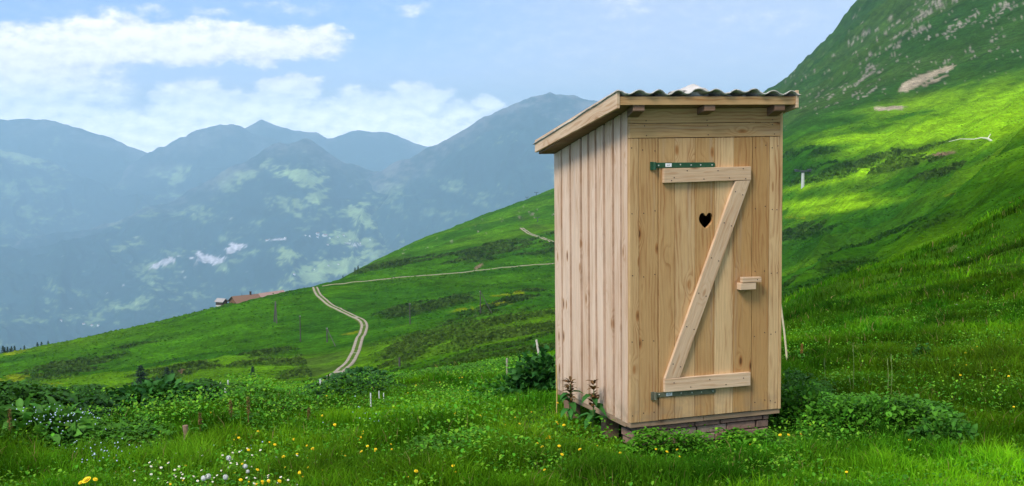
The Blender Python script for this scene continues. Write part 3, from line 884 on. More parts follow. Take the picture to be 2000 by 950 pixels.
def side(xo, xi, name):
    b = MB()
    s = 1 if xo < xi else -1
    mid = xo + .030 * s
    for i, (ya, yb) in enumerate(side_y):
        tn = random.uniform(.3, 1.0)
        lo = -.004 - random.uniform(0, .012)
        xs = sorted((xo + random.uniform(0, .002) * s, mid))
        p = []
        for top in (0, 1):
            for x, y in ((xs[0], yb), (xs[1], yb), (xs[1], ya), (xs[0], ya)):
                p.append((x, y, rz(y) - .002 if top else lo))
        b.hexa(p, 'zs', tn, 0)
    for i in range(len(side_y)):
        ya = side_y[i][1] + .012
        yb = side_y[i + 1][0] - .012 if i + 1 < len(side_y) else .012
        xs = sorted((mid + .001 * s, xi))
        p = []
        for top in (0, 1):
            for x, y in ((xs[0], yb), (xs[1], yb), (xs[1], ya), (xs[0], ya)):
                p.append((x, y, rz(y) - .004 if top else .002))
        b.hexa(p, 'zs', .4, 1)
    # strip on the corner that the front boards butt against
    xs = sorted((xo + .002 * s, mid + .003 * s))
    b.hexa([(xs[0], .0265, -.004), (xs[1], .0265, -.004), (xs[1], .0375, -.004), (xs[0], .0375, -.004), (xs[0], .0265, 2.13), (xs[1], .0265, 2.13), (xs[1], .0375, 2.13), (xs[0], .0375, 2.13)], 'zs', .3, 2)
    return b.build(name, [WOODS, WOODR, WOOD], hut, .0012)


side(0.0, .045, 'side_wall')
side(1.199, 1.154, 'side_wall')
bw = MB()
for k in range(9):
    x0 = .047 + k * .1228
    bw.box(x0, x0 + .121, 1.308, 1.332, 0, rz(1.332) - .003, 'z', random.uniform(.3, .9))
bw.build('back_wall', WOODP, hut)
il = MB()
il.box(.05, 1.15, .05, 1.30, .01, .03, 'x', .2)
il.box(.05, 1.15, .80, 1.30, .40, .44, 'x', .5); il.box(.05, 1.15, .80, .825, .032, .398, 'x', .4)
il.build('bench_seat', WOODD, hut)
si = MB()
si.box(.004, .575, .008, .085, -.040, -.003, 'x', .5); si.box(.578, 1.196, .008, .085, -.040, -.004, 'x', .3)
si.box(.004, .075, .088, 1.33, -.048, -.005, 'y', .4); si.box(1.124, 1.195, .088, 1.33, -.048, -.005, 'y', .4)
si.box(.078, 1.121, 1.25, 1.33, -.05, -.005, 'x', .4)
si.build('sill_beam', WOODM, hut, .003)

# roof
for x0 in (-.022, .514, 1.066):
    b = MB()
    ya, yb, h = -.105, (-.003 if x0 != .514 else 1.30), .062
    x1 = x0 + .084
    b.hexa([(x0, ya, rz(ya) - h + .016), (x1, ya, rz(ya) - h + .016), (x1, yb, rz(yb) - h), (x0, yb, rz(yb) - h), (x0, ya, rz(ya) - .002), (x1, ya, rz(ya) - .002), (x1, yb, rz(yb) - .002), (x0, yb, rz(yb) - .002)], 'y', .35, 0)
    b.build('rafter', [WOODR if x0 > 5 else WOODD], hut, .003)
dk = MB()
for k in range(11):
    ya = -.088 + k * .1295
    yb = ya + .128
    dk.hexa([(-.125, ya, rz(ya)), (1.226, ya, rz(ya)), (1.226, yb, rz(yb)), (-.125, yb, rz(yb)), (-.125, ya, rz(ya) + .018), (1.226, ya, rz(ya) + .018), (1.226, yb, rz(yb) + .018), (-.125, yb, rz(yb) + .018)], 'x', random.uniform(.2, .7))
dk.build('roof_deck', WOODD, hut)
fa = MB(); fa.box(-.126, 1.228, -.114, -.092, 2.172, 2.228, 'x', .45)
fa.build('fascia_board', WOOD, hut, .002)
for x0, x1 in ((-.150, -.1275), (1.2295, 1.252)):
    b = MB()
    ya, yb = -.118, 1.355
    za0, za1, zb0, zb1 = 2.150, 2.272, 1.842, 1.934
    b.hexa([(x0, ya, za0), (x1, ya, za0), (x1, yb, zb0), (x0, yb, zb0), (x0, ya, za1), (x1, ya, za1), (x1, yb, zb1), (x0, yb, zb1)], tone=.8, ax=((0, .23, .97), (1, 0, 0), (0, .97, -.23)))
    b.build('bargeboard', WOODP, hut, .002)


def corrugated(parent):
    xs = np.linspace(-.158, 1.256, 220); ys = np.linspace(-.135, 1.375, 60)
    X, Y = np.meshgrid(xs, ys, indexing='ij')
    base_ = rz(Y) + .055 + .012
    wv = np.sin((X + .03) * 2 * math.pi / .147)
    wv = np.sign(wv) * np.abs(wv) ** .8
    Z = base_ + wv * (.009 + .008 * fbm(X * 5, Y * 2, 2, 79)) + (fbm(X * 6, Y * 5, 3, 71) - .5) * .012
    front = sstep(Y, .35, -.1)
    Z += front * (.020 * np.exp(-((X - .50) / .10) ** 2) + .012 * np.exp(-((X - .82) / .1) ** 2)) + .006 * (vnoise(X * 9, Y * 3, 3) - .3) * front
    Y = Y - front * .022 * (fbm(X * 14, X * 0, 3, 75) - .4)
    V = np.stack([X, Y, Z], -1).reshape(-1, 3)
    n, m_ = X.shape
    i = np.arange(n - 1)[:, None] * m_ + np.arange(m_ - 1)[None]
    q = np.stack([i, i + m_, i + m_ + 1, i + 1], -1).reshape(-1)
    mt, qq, bb, oo = newmat('weathered_fibre_cement')
    tc = qq.n('ShaderNodeTexCoord').outputs['Object']
    n1 = qq.noise(tc, 7, 6, .65); n2 = qq.noise(tc, 45, 4, .6)
    c = qq.mix(qq.mr(n1, .42, .62), (.36, .33, .28), (.64, .60, .54))
    c = qq.mix(qq.m('MULTIPLY', qq.mr(n2, .52, .66), .75), c, (.09, .10, .055))
    qq.lk(c, bb.inputs['Base Color']); bb.inputs['Roughness'].default_value = .95
    o = link('corrugated_roof', np_mesh('corrugated_roof', V, q, np.full(len(q) // 4, 4), [mt], smooth=True), parent)
    sol = o.modifiers.new('thickness', 'SOLIDIFY'); sol.thickness = .007; sol.offset = 1
    return o


corrugated(hut)
# two flattish stones that hold the sheets down
for (x, y, w_, h_, sd_) in ((.47, .02, .13, .050, 3), (.82, .06, .10, .030, 4)):
    bm = bmesh.new(); bmesh.ops.create_icosphere(bm, subdivisions=3, radius=1)
    for v in bm.verts:
        p = v.co.copy()
        k = 1 + (float(fbm(np.array([p.x * 1.7 + sd_ * 9]), np.array([p.y * 1.7 + p.z * 1.3]), 3, sd_)[0]) - .5) * .9
        v.co = (p.x * w_ * k, p.y * .09 * k, p.z * h_ * k * (1 + .5 * p.x))
    me = bpy.data.meshes.new('roof_stone'); bm.to_mesh(me); bm.free(); me.materials.append(ROCK)
    o = link('roof_stone', me)
    P = Matrix.Translation((HX, HY, HZ)) @ Matrix.Rotation(HROT, 4, 'Z') @ Vector((x, y, rz(y) + .083 + h_ * .5))
    o.location = P; o.rotation_euler = (0, 0, HROT)
    tag(o, 'larger pale stone lying on the front edge of the outhouse roof' if sd_ == 3 else 'low flat stone on the outhouse roof, right of the larger one', 'stone', 'stones on the outhouse roof')

# nails
nm_ = MB(); nm_.tube((0, -.0012, 0), (0, .002, 0), .0042, n=7)
nme = nm_.mesh('nail', NAIL)


def nail(x, y, z, parent, rz_=0.0):
    o = link('nail', nme, parent); o.location = (x, y, z); o.rotation_euler = (0, 0, rz_)


for x in (.12, .60, 1.12):
    for z in (1.968, 2.034, 2.068): nail(x + random.uniform(-.01, .01), -.002, z, hut)
for z in (.06, .55, 1.0, 1.45, 1.88):
    for x in (.02, .10, .185, .98, 1.06, 1.115, 1.155): nail(x + random.uniform(-.006, .006), -.0005, z + random.uniform(-.02, .02), hut)
for (x, z) in [(.32, 1.68), (.42, 1.725), (.55, 1.665), (.66, 1.72), (.75, 1.668), (.86, 1.73), (.88, 1.66), (.30, 1.66)]: nail(x, -.0335, z, do)
for (x, z) in [(.32, .26), (.45, .22), (.6, .262), (.73, .215), (.87, .25)]: nail(x, -.0335, z, do)
for t in (.06, .25, .42, .60, .78, .94):
    for s in (-.03, .032): nail(.308 + .553 * t + nvec.x * s, -.0315, .30 + 1.34 * t + nvec.z * s, do)


def hutpt(x, y, z):
    c, s = math.cos(HROT), math.sin(HROT)
    return HX + x * c - y * s, HY + x * s + y * c, HZ + z


# footing of stacked bricks and timber offcuts under the front, posts under the side
BR = []
for nme_, c_ in (('brick_brown', (.27, .165, .12)), ('brick_dusky', (.19, .12, .09)), ('brick_grey', (.31, .225, .17))):
    BR.append(simple(nme_, c_, .92, 0, .4, 25, .5))
ft = MB()
for row, (z0, z1) in enumerate([(-.078, -.043), (-.135, -.081), (-.192, -.138), (-.25, -.195)]):
    x = .045 + (.0 if row % 2 else .01)
    while x < 1.08:
        w_ = random.choice([.11, .17, .22, .25]) * random.uniform(.9, 1.1)
        if row == 0: w_ *= 1.9
        x1 = min(x + w_, 1.115)
        ft.box(x, x1, .028 + random.uniform(-.006, .008) + .008 * (row % 2), .24, z0 + random.uniform(0, .004), z1 - random.uniform(0, .004), 'x', .5, random.randrange(3))
        x = x1 + random.uniform(.004, .012)
f_ = ft.build('brick_footing', BR, None, .004)
f_.location = (HX, HY, HZ); f_.rotation_euler = (0, 0, HROT)
tag(f_, 'low footing of stacked brown bricks under the outhouse front', 'footing')
for (y0, lab) in ((.47, 'short timber support under the outhouse side, nearer the door corner'), (1.16, 'short timber support under the back corner of the outhouse')):
    sb_ = MB(); sb_.box(-.04, .06, -.05, .05, -.16, .138, 'z', .5)
    o = sb_.build('support_block', WOODD, None, .006)
    o.location = hutpt(.055, y0, -.19); o.rotation_euler = (0, 0, HROT)
    tag(o, lab, 'support block', 'blocks under the outhouse')

# ------------------------------------------------------------------ grass
class Leaves:
    """many small leaf faces gathered into one mesh"""
    def __init__(self): self.V, self.Q, self.C, self.n = [], [], [], 0

    def blades(self, X, Y, Z, h, w, lean, col, ang=None):
        n = len(X)
        a = rng.uniform(0, 2 * math.pi, n) if ang is None else ang
        la = rng.uniform(0, 2 * math.pi, n)
        cx, cy = np.cos(a) * w / 2, np.sin(a) * w / 2
        lx, ly = np.cos(la) * lean * h, np.sin(la) * lean * h
        b0 = np.stack([X - cx, Y - cy, Z], -1); b1 = np.stack([X + cx, Y + cy, Z], -1)
        m0 = np.stack([X - cx * .8 + lx * .35, Y - cy * .8 + ly * .35, Z + h * .6], -1)
        m1 = np.stack([X + cx * .8 + lx * .35, Y + cy * .8 + ly * .35, Z + h * .6], -1)
        t = np.stack([X + lx, Y + ly, Z + h * (1 - .25 * lean)], -1)
        V = np.stack([b0, b1, m1, m0, t], 1).reshape(-1, 3)
        i = np.arange(n)[:, None] * 5 + self.n
        self.Q.append((np.concatenate([i, i + 1, i + 2, i + 3], 1), np.concatenate([i + 3, i + 2, i + 4], 1)))
        self.V.append(V); self.C.append(np.repeat(col, 5, 0)); self.n += n * 5

    def leaf(self, P, D, N, L, Wd, col, fold=.18, droop=.25, shape=(.62, 1.0, .8)):
        """leaves of six vertices a side: stem end, three rib points, folded along the midrib"""
        n = len(P)
        D = D / np.linalg.norm(D, axis=1, keepdims=True)
        Sd = np.cross(D, N); Sd /= np.linalg.norm(Sd, axis=1, keepdims=True) + 1e-9
        N = np.cross(Sd, D)
        L = L[:, None]; Wd = Wd[:, None]
        mid = [P, P + D * L * .3 + N * L * .06, P + D * L * .65 + N * L * (.05 - droop * .3), P + D * L - N * L * droop]
        lf = [P + D * L * f - Sd * Wd * .5 * s + N * (Wd * fold + L * k) for f, s, k in ((.12, shape[0], .02), (.38, shape[1], .04), (.72, shape[2], -.1 * droop * 3))]
        rt = [P + D * L * f + Sd * Wd * .5 * s + N * (Wd * fold + L * k) for f, s, k in ((.12, shape[0], .02), (.38, shape[1], .04), (.72, shape[2], -.1 * droop * 3))]
        V = np.stack(mid + lf + rt, 1).reshape(-1, 3)
        i = np.arange(n)[:, None] * 10 + self.n
        q = []
        for a, b, c_, d in ((0, 4, 5, 1), (1, 5, 6, 2), (1, 8, 7, 0), (2, 9, 8, 1)): q.append(np.concatenate([i + a, i + b, i + c_, i + d], 1)[:, ::-1])
        tr = [np.concatenate([i + 2, i + 6, i + 3], 1)[:, ::-1], np.concatenate([i + 2, i + 3, i + 9], 1)[:, ::-1]]
        self.Q.append((np.concatenate(q), np.concatenate(tr)))
        self.V.append(V)
        c3 = np.repeat(col[:, None, :], 10, 1).copy()
        c3[:, :4] *= 1.22                                      # paler midrib
        self.C.append(c3.reshape(-1, 3)); self.n += n * 10

    def mesh(self, name, mats):
        q = np.concatenate([a for a, b in self.Q]); t = np.concatenate([b for a, b in self.Q])
        flat = np.concatenate([q.ravel(), t.ravel()])
        sz = np.concatenate([np.full(len(q), 4), np.full(len(t), 3)])
        return np_mesh(name, np.concatenate(self.V), flat, sz, mats, np.clip(np.concatenate(self.C), .002, .9))


def jitter(c, n, amt=.25):
    return np.asarray(c)[None] * (1 + rng.uniform(-amt, amt, (n, 1))) * (1 + rng.uniform(-.08, .08, (n, 3)))


# low-growing dark patches (px, py, rx, ry): taller leafy growth; bright patches: fresh yellowish grass
TALL = [(200, 800, 330, 40), (60, 860, 90, 40), (520, 770, 120, 25), (680, 745, 80, 20), (1020, 745, 90, 30), (1700, 800, 210, 50), (880, 850, 160, 50), (1250, 860, 180, 25), (930, 900, 120, 30)]


def patch(px, py, L):
    m = 0
    for b in L: m = np.maximum(m, blob(px, py, *b))
    return m


def scatter(n, r0, r1, p, a0=-25, a1=25):
    """points whose density falls off with distance as r**-p"""
    u = rng.uniform(0, 1, n)
    e = 2 - p
    r = (r0 ** e + u * (r1 ** e - r0 ** e)) ** (1 / e) if abs(e) > 1e-6 else r0 * (r1 / r0) ** u
    a = rng.uniform(R(a0), R(a1), n)
    return r * np.sin(a), r * np.cos(a), r


def grass_colour(x, y, px, py, n):
    k = sstep(fbm(x / .7, y / .7, 4, 61), .28, .72)[:, None]; k2 = fbm(x / 3.5, y / 3.5, 3, 63)[:, None]
    c = np.array([.050, .190, .004]) * (1 - k) + np.array([.150, .36, .007]) * k
    warm = patch(px, py, [(430, 910, 360, 60), (1100, 860, 160, 60), (1900, 720, 160, 60), (300, 700, 10, 10)])[:, None]
    c = c * (1 - .45 * warm) + np.array([.20, .37, .018]) * .45 * warm
    cool = patch(px, py, [(1600, 880, 300, 60), (1200, 930, 300, 40), (1650, 620, 300, 40), (1000, 760, 120, 40), (120, 830, 200, 60)])[:, None]
    c = c * (1 - .5 * cool) + np.array([.045, .215, .012]) * .5 * cool
    c = c * (.50 + 1.0 * sstep(k2, .25, .75))
    rr_d = np.hypot(x, y); far_ = sstep(rr_d, 18, 26)[:, None]
    k4 = fbm(x / 5, y / 3, 4, 68)[:, None]
    c = c * (1 - far_ * (.55 - 1.0 * (k4 - .35)).clip(0, .75))
    c = c * (1 + rng.uniform(-.3, .3, (n, 1))) * (1 + rng.uniform(-.1, .1, (n, 3)))
    dry = rng.random(n) < .025
    c[dry] = np.array([.24, .20, .07])
    return c


gl = Leaves()
for (n, r0, r1, p, a0, a1) in ((430000, 6.6, 24, 1.7, -24, 24), (150000, 20, 62, 1.5, -24, 25)):
    x, y, r = scatter(n, r0, r1, p, a0, a1)
    keep = ~in_hut(x, y, .015)
    x, y, r = x[keep], y[keep], r[keep]
    z = H(x, y)
    px, py = project(np.stack([x, y, z], -1))
    ok = (px > -60) & (px < 2060) & (py < 985)
    x, y, r, z, px, py = x[ok], y[ok], r[ok], z[ok], px[ok], py[ok]
    n = len(x)
    tall = patch(px, py, TALL)
    clump = fbm(x / .45, y / .45, 3, 66)
    c_, s_ = math.cos(HROT), math.sin(HROT)
    lx, ly = (x - HX) * c_ + (y - HY) * s_, -(x - HX) * s_ + (y - HY) * c_
    dh = np.hypot(np.maximum(np.abs(lx - .6) - .6, 0), np.maximum(np.abs(ly - .66) - .66, 0))
    h = (.040 + .13 * sstep(clump, .35, .75) + .05 * tall) * (.45 + .55 * sstep(dh, .05, .8)) * (1 - .5 * sstep(r, 10.0, 11.5) * (1 - sstep(r, 20, 30)) * (1 - sstep(px, 1000, 1300))) * rng.uniform(.6, 1.35, n) * (1 + sstep(r, 16, 45) * .25)
    w = np.maximum(.0045, .00062 * r) * rng.uniform(.7, 1.5, n)
    gl.blades(x, y, z - .01, h, w, rng.uniform(.1, .9, n), grass_colour(x, y, px, py, n))
o = link('grass', gl.mesh('grass', [GRASS])); tag(o, kind='stuff')

# small broad herbs between the grass: clover, lady's mantle, plantain
hl = Leaves()
x, y, r = scatter(110000, 6.8, 26, 1.5, -24, 24)
keep = ~in_hut(x, y, .03); x, y, r = x[keep], y[keep], r[keep]
z = H(x, y); px, py = project(np.stack([x, y, z], -1))
cl_ = fbm(x / .8, y / .8, 3, 81); tall = patch(px, py, TALL)
ok = (rng.random(len(x)) < (sstep(cl_, .40, .62) * .8 + .15 + tall * .6)) & (px > -60) & (px < 2060) & (py < 985)
x, y, r, z, cl_, tall = x[ok], y[ok], r[ok], z[ok], cl_[ok], tall[ok]
n = len(x)
a = rng.uniform(0, 6.2832, n); e = rng.uniform(.0, 1.1, n)
D = np.stack([np.cos(a) * np.cos(e), np.sin(a) * np.cos(e), np.sin(e)], -1)
N = np.stack([-np.cos(a) * np.sin(e), -np.sin(a) * np.sin(e), np.cos(e)], -1)
L_ = rng.uniform(.010, .032, n) * (1 + tall * .3)
P = np.stack([x, y, z + rng.uniform(.02, .09, n) * (1 + tall * 1.3)], -1)
c = jitter((.060, .225, .010), n, .4); c2 = jitter((.14, .32, .016), n, .3)
c = np.where(rng.random((n, 1)) < .4, c2, c)
hl.leaf(P, D, N, L_, L_ * rng.uniform(.45, .95, n), c)
o = link('meadow_herbs', hl.mesh('meadow_herbs', [LEAF])); tag(o, kind='stuff')

# rough turf and dwarf shrubs on the hillside
sl_ = Leaves()
x, y, r = scatter(420000, 60, 900, 1.55, -24, 24)
z = H(x, y); px, py = project(np.stack([x, y, z], -1))
a = np.arctan2(x, y)
hm = patch(px, py, HEATH)
u, v = (x * .80 + y * .60), (-x * .60 + y * .80)
tex = fbm(u / 40, v / 12, 5, 33)
hk = sstep(hm * .62 + (tex - .5) * 2.4, .16, .66) * (.12 + .88 * sstep(hm, .04, .35))
roads = patch(px, py, [(655, 640, 70, 120)])
ok = (rng.random(len(x)) < hk * .95 + .13) & (px > -40) & (px < 2040) & (roads < .35)
x, y, r, z, hk, a = x[ok], y[ok], r[ok], z[ok], hk[ok], a[ok]
n = len(x)
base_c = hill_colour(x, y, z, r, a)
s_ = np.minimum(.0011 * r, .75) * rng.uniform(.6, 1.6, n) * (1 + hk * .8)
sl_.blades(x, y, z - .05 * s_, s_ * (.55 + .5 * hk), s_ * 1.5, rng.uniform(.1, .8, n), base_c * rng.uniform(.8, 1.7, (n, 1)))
o = link('rough_turf', sl_.mesh('rough_turf', [GRASS])); tag(o, kind='stuff')

# broad-leaved growth along the edge of the meadow
bl = Leaves()


def bank(n, zones, lsize, hmax, cols, hscale=1.0):
    X, Y, K, HM = [], [], [], []
    for (px0, px1, rr0, rr1, hh, wt) in zones:
        m_ = int(n * wt)
        pxs = rng.uniform(px0, px1, m_); rr = rng.uniform(rr0, rr1, m_)
        aa = np.array([azel(p, 600)[0] for p in np.linspace(px0, px1, 60)]); aa = np.interp(pxs, np.linspace(px0, px1, 60), aa)
        X.append(rr * np.sin(aa)); Y.append(rr * np.cos(aa))
        edge = np.minimum(1, np.minimum(pxs - px0, px1 - pxs) / (px1 - px0) * 6) * np.minimum(1, np.minimum(rr - rr0, rr1 - rr) / (rr1 - rr0) * 4 + .15)
        HM.append(hh * np.clip(edge, .1, 1))
    X, Y, HM = np.concatenate(X), np.concatenate(Y), np.concatenate(HM)
    hmound = HM * (.35 + 1.0 * fbm(X / .55, Y / .55, 3, 91))
    f = rng.random(len(X)) ** .55
    z = H(X, Y) + hmound * f * hscale
    m_ = len(X)
    a = rng.uniform(0, 6.2832, m_); e = rng.uniform(-.25, .75, m_)
    D = np.stack([np.cos(a) * np.cos(e), np.sin(a) * np.cos(e), np.sin(e)], -1)
    N = np.stack([-np.cos(a) * np.sin(e), -np.sin(a) * np.sin(e), np.cos(e)], -1)
    sz = lsize * np.exp(rng.normal(-.2, .35, m_)) * (.5 + 1.0 * fbm(X / .8, Y / .8, 2, 95))
    kk = fbm(X / .9, Y / .9, 3, 97)[:, None]
    c = (np.asarray(cols[0]) * (1 - kk) + np.asarray(cols[1]) * kk) * (1 + rng.uniform(-.35, .35, (m_, 1)))
    ok = ~in_hut(X, Y, .02)
    bl.leaf(np.stack([X, Y, z], -1)[ok], D[ok], N[ok], sz[ok], (sz * rng.uniform(.5, .9, m_))[ok], c[ok], droop=.3)


bank(30000, [(-80, 250, 11.3, 14.2, .34, .5), (200, 440, 11.8, 13.6, .24, .3), (-60, 160, 9.8, 10.8, .20, .1), (560, 780, 13.0, 16.5, .15, .10)],
     .052, .3, ((.014, .062, .008), (.050, .150, .016)), .75)
bank(34000, [(240, 620, 11.6, 14.8, .07, .5), (560, 780, 13.0, 16.5, .13, .2), (700, 1060, 15.5, 19, .12, .15), (-60, 330, 9.6, 11.6, .12, .15)],
     .044, .3, ((.024, .105, .008), (.085, .230, .014)), .75)
bank(11000, [(1520, 1640, 9.9, 11.2, .36, .22), (1560, 1905, 9.4, 10.6, .26, .58), (1215, 1400, 8.55, 8.84, .14, .10), (1390, 1530, 8.80, 9.15, .12, .06), (780, 980, 8.6, 9.6, .12, .16)], .034, .3, ((.030, .14, .010), (.10, .28, .016)))
o = link('leafy_undergrowth', bl.mesh('leafy_undergrowth', [LEAF])); tag(o, kind='stuff')

# ------------------------------------------------------------------ tracks
def strip(name, pts, width, mat, lift, n=260, wfun=None):
    X, Y = pts; n = len(X)
    tx, ty = np.gradient(X), np.gradient(Y); l = np.hypot(tx, ty); tx, ty = tx / l, ty / l
    m = 9
    w = np.linspace(-.5, .5, m) * width
    GX, GY = X[:, None] - ty[:, None] * w, Y[:, None] + tx[:, None] * w
    # a graded bed: level across, following the ground along it
    zc = np.max(H(GX, GY), axis=1)
    zc = np.convolve(np.pad(zc, 5, mode='edge'), np.ones(11) / 11, 'valid')
    Z = np.maximum(np.repeat(zc[:, None], m, 1), H(GX, GY)) + lift
    Z[:, 0] -= lift + .5; Z[:, -1] -= lift + .5
    V = np.stack([GX, GY, Z], -1).reshape(-1, 3)
    i = np.arange(n - 1)[:, None] * m + np.arange(m - 1)[None]
    q = np.stack([i, i + m, i + m + 1, i + 1], -1).reshape(-1)
    me = np_mesh(name, V, q, np.full(len(q) // 4, 4), [mat], smooth=True)
    at = me.attributes.new('across', 'FLOAT', 'POINT')
    at.data.foreach_set('value', np.tile(np.linspace(-1, 1, m), n).astype(np.float32))
    return tag(link(name, me), kind='structure')


def trackmat(name, two):
    m, q, b, o = newmat(name)
    a = q.m('ABSOLUTE', q.n('ShaderNodeAttribute', attribute_name='across').outputs['Fac'])
    tc = q.n('ShaderNodeTexCoord').outputs['Object']
    n = q.noise(tc, .5, 5, .65); n2 = q.noise(tc, .06, 3, .5)
    a = q.m('ADD', a, q.m('MULTIPLY', q.m('SUBTRACT', n, .5), .22))
    gravel = q.mix(q.mr(n, .3, .7), (.27, .22, .155), (.39, .345, .27))
    turf = q.mix(q.mr(n, .35, .65), (.045, .12, .010), (.10, .14, .02))
    wheel = q.m('MULTIPLY', q.mr(a, .22, .34), q.mr(a, .86, .72)) if two else q.mr(a, .9, .6)
    if two: wheel = q.m('MAXIMUM', wheel, q.m('MULTIPLY', q.mr(n2, .58, .66), q.mr(a, .86, .72)))
    q.lk(q.mix(wheel, turf, gravel), b.inputs['Base Color'])
    b.inputs['Roughness'].default_value = 1; b.inputs['Specular IOR Level'].default_value = 0
    return m


strip('gravel_track', TRACK, 3.7, trackmat('track_gravel', True), .14)
strip('mountain_path', PATH, 2.6, trackmat('path_gravel', False), .30)
strip('upper_path', PATH2, 4.0, trackmat('faint_path_turf', True), .2)

# ------------------------------------------------------------------ barn, shed
BROWNROOF = simple('brown_roof_tiles', (.20, .115, .075), .85, 0, .3, 3, .4)
PINKROOF = simple('pale_red_roof_tiles', (.33, .215, .185), .85, 0, .2, 2, .4)
LOGWALL = simple('brown_log_wall', (.17, .085, .04), .9, 0, .35, 2)
GREYROOF = simple('silvery_shingles', (.34, .31, .29), .85, 0, .2, 3)
DARKWOOD = simple('dark_brown_boards', (.07, .05, .04), .9, 0, .3, 3)
GLASS = simple('window_dark', (.03, .035, .04), .2, 0, .1, 3, 0, .5)
WHITEW = simple('white_render', (.78, .76, .72), .8, 0, .1, .2)
REDROOF = simple('red_brown_roof', (.30, .16, .12), .85, 0, .2, .2)


def gable(name, L, Wd, wall, roof, walls, roofm, over=.6, rz_=0, loc=(0, 0, 0), base=3.0):
    """gabled house, ridge along local x, its foot at z = 0"""
    t = empty(name, loc, rz_)
    b = MB()
    hw = Wd / 2
    prof = [(-hw, -base), (hw, -base), (hw, wall), (0, roof), (-hw, wall)]
    pts = [(-L / 2, y, z) for y, z in prof] + [(L / 2, y, z) for y, z in prof]
    b.add(pts, [(4, 3, 2, 1, 0), (5, 6, 7, 8, 9)] + [(i, (i + 1) % 5, (i + 1) % 5 + 5, i + 5) for i in range(5)])
    b.build('wall', walls, t)
    sl2 = (roof - wall) / hw
    rb = MB()
    th = .22
    for s in (-1, 1):
        y1 = s * (hw + over); z1 = wall - sl2 * over
        x0, x1 = -L / 2 - over, L / 2 + over
        ys = [(0, roof + .03), (y1, z1 + .03)]
        p = [(x0, ys[0][0], ys[0][1]), (x1, ys[0][0], ys[0][1]), (x1, ys[1][0], ys[1][1]), (x0, ys[1][0], ys[1][1])]
        if s < 0: p = [p[1], p[0], p[3], p[2]]
        rb.hexa(p[::-1] + [(q_[0], q_[1], q_[2] + th) for q_ in p[::-1]] if False else p + [(q_[0], q_[1], q_[2] + th) for q_ in p])
    return t, rb


def at_pix(px, py, r):
    a, e = azel(px, py)
    return r * math.sin(a), r * math.cos(a), CAMZ + r * math.tan(e)


BR_ = 676
bx_, by_, bz_ = at_pix(503, 594, BR_)
t, rb = gable('barn', 15, 9.0, 1.9, 4.6, LOGWALL, BROWNROOF, .9, 0.0, (0, 0, 0), 4)
x0, y0, z0 = at_pix(480, 592, BR_ - 4)
t.location = (x0, y0, z0 - .5); t.rotation_euler = (0, 0, R(40)); t.scale = (.95, .95, .95)
ro = rb.build('roof', BROWNROOF, t)
cb = MB(); cb.box(2.6, 3.4, -.4, .4, 4.0, 6.3); cb.box(2.5, 3.5, -.5, .5, 6.3, 6.5)
cb.build('chimney', DARKWOOD, ro)
cb = MB(); cb.tube((-2.2, 0, 4.4), (-2.2, 0, 5.9), .09)
cb.build('chimney', DARKWOOD, ro)
for (yy, zz) in ((-2.2, .5), (1.4, .5)):
    wb = MB(); wb.box(-7.56, -7.46, yy - .5, yy + .5, zz - .1, zz + .9)
    wb.build('window', GLASS, t)
wb = MB(); wb.box(-7.56, -7.46, -.7, .5, -1.6, -.2)
wb.build('barn_door', DARKWOOD, t)
lb = MB()
for y_, s in ((-4.5, 1),):
    lb.hexa([(7.6, -5.4, 1.45), (23.4, -5.4, 2.0), (23.4, 0, 5.3), (7.6, 0, 4.75), (7.6, -5.4, 1.7), (23.4, -5.4, 2.25), (23.4, 0, 5.55), (7.6, 0, 5.0)])
    lb.hexa([(7.6, 0, 4.75), (23.4, 0, 5.3), (23.4, 5.4, 2.0), (7.6, 5.4, 1.45), (7.6, 0, 5.0), (23.4, 0, 5.55), (23.4, 5.4, 2.25), (7.6, 5.4, 1.7)])
lb.build('annex_roof', PINKROOF, t)
lb = MB(); lb.hexa([(7.51, -4.5, -4), (22.6, -4.5, -4), (22.6, 4.5, -4), (7.51, 4.5, -4), (7.51, -4.5, 1.9), (22.6, -4.5, 2.4), (22.6, 4.5, 2.4), (7.51, 4.5, 1.9)])
lb.build('annex_wall', LOGWALL, t)
tag(t, 'long brown alpine barn with a pale red roof on the hill crest', 'barn')

t, rb = gable('shed', 4.6, 3.6, 1.7, 2.9, DARKWOOD, GREYROOF, .55, 0, (0, 0, 0), 2)
x0, y0, z0 = at_pix(433, 600.5, 676)
t.location = (x0, y0, z0 + 1.5); t.rotation_euler = (0, 0, R(-28))
rb.build('roof', GREYROOF, t)
db = MB(); db.box(2.29, 2.36, -.6, .6, -.3, 1.4); db.build('shed_door', LOGWALL, t)
sb_ = MB(); sb_.box(-2.34, 2.34, -1.84, 1.84, -2, -.25); sb_.build('stone_base', ROCK, t)
tag(t, 'small dark shed with a silvery roof left of the barn', 'shed')

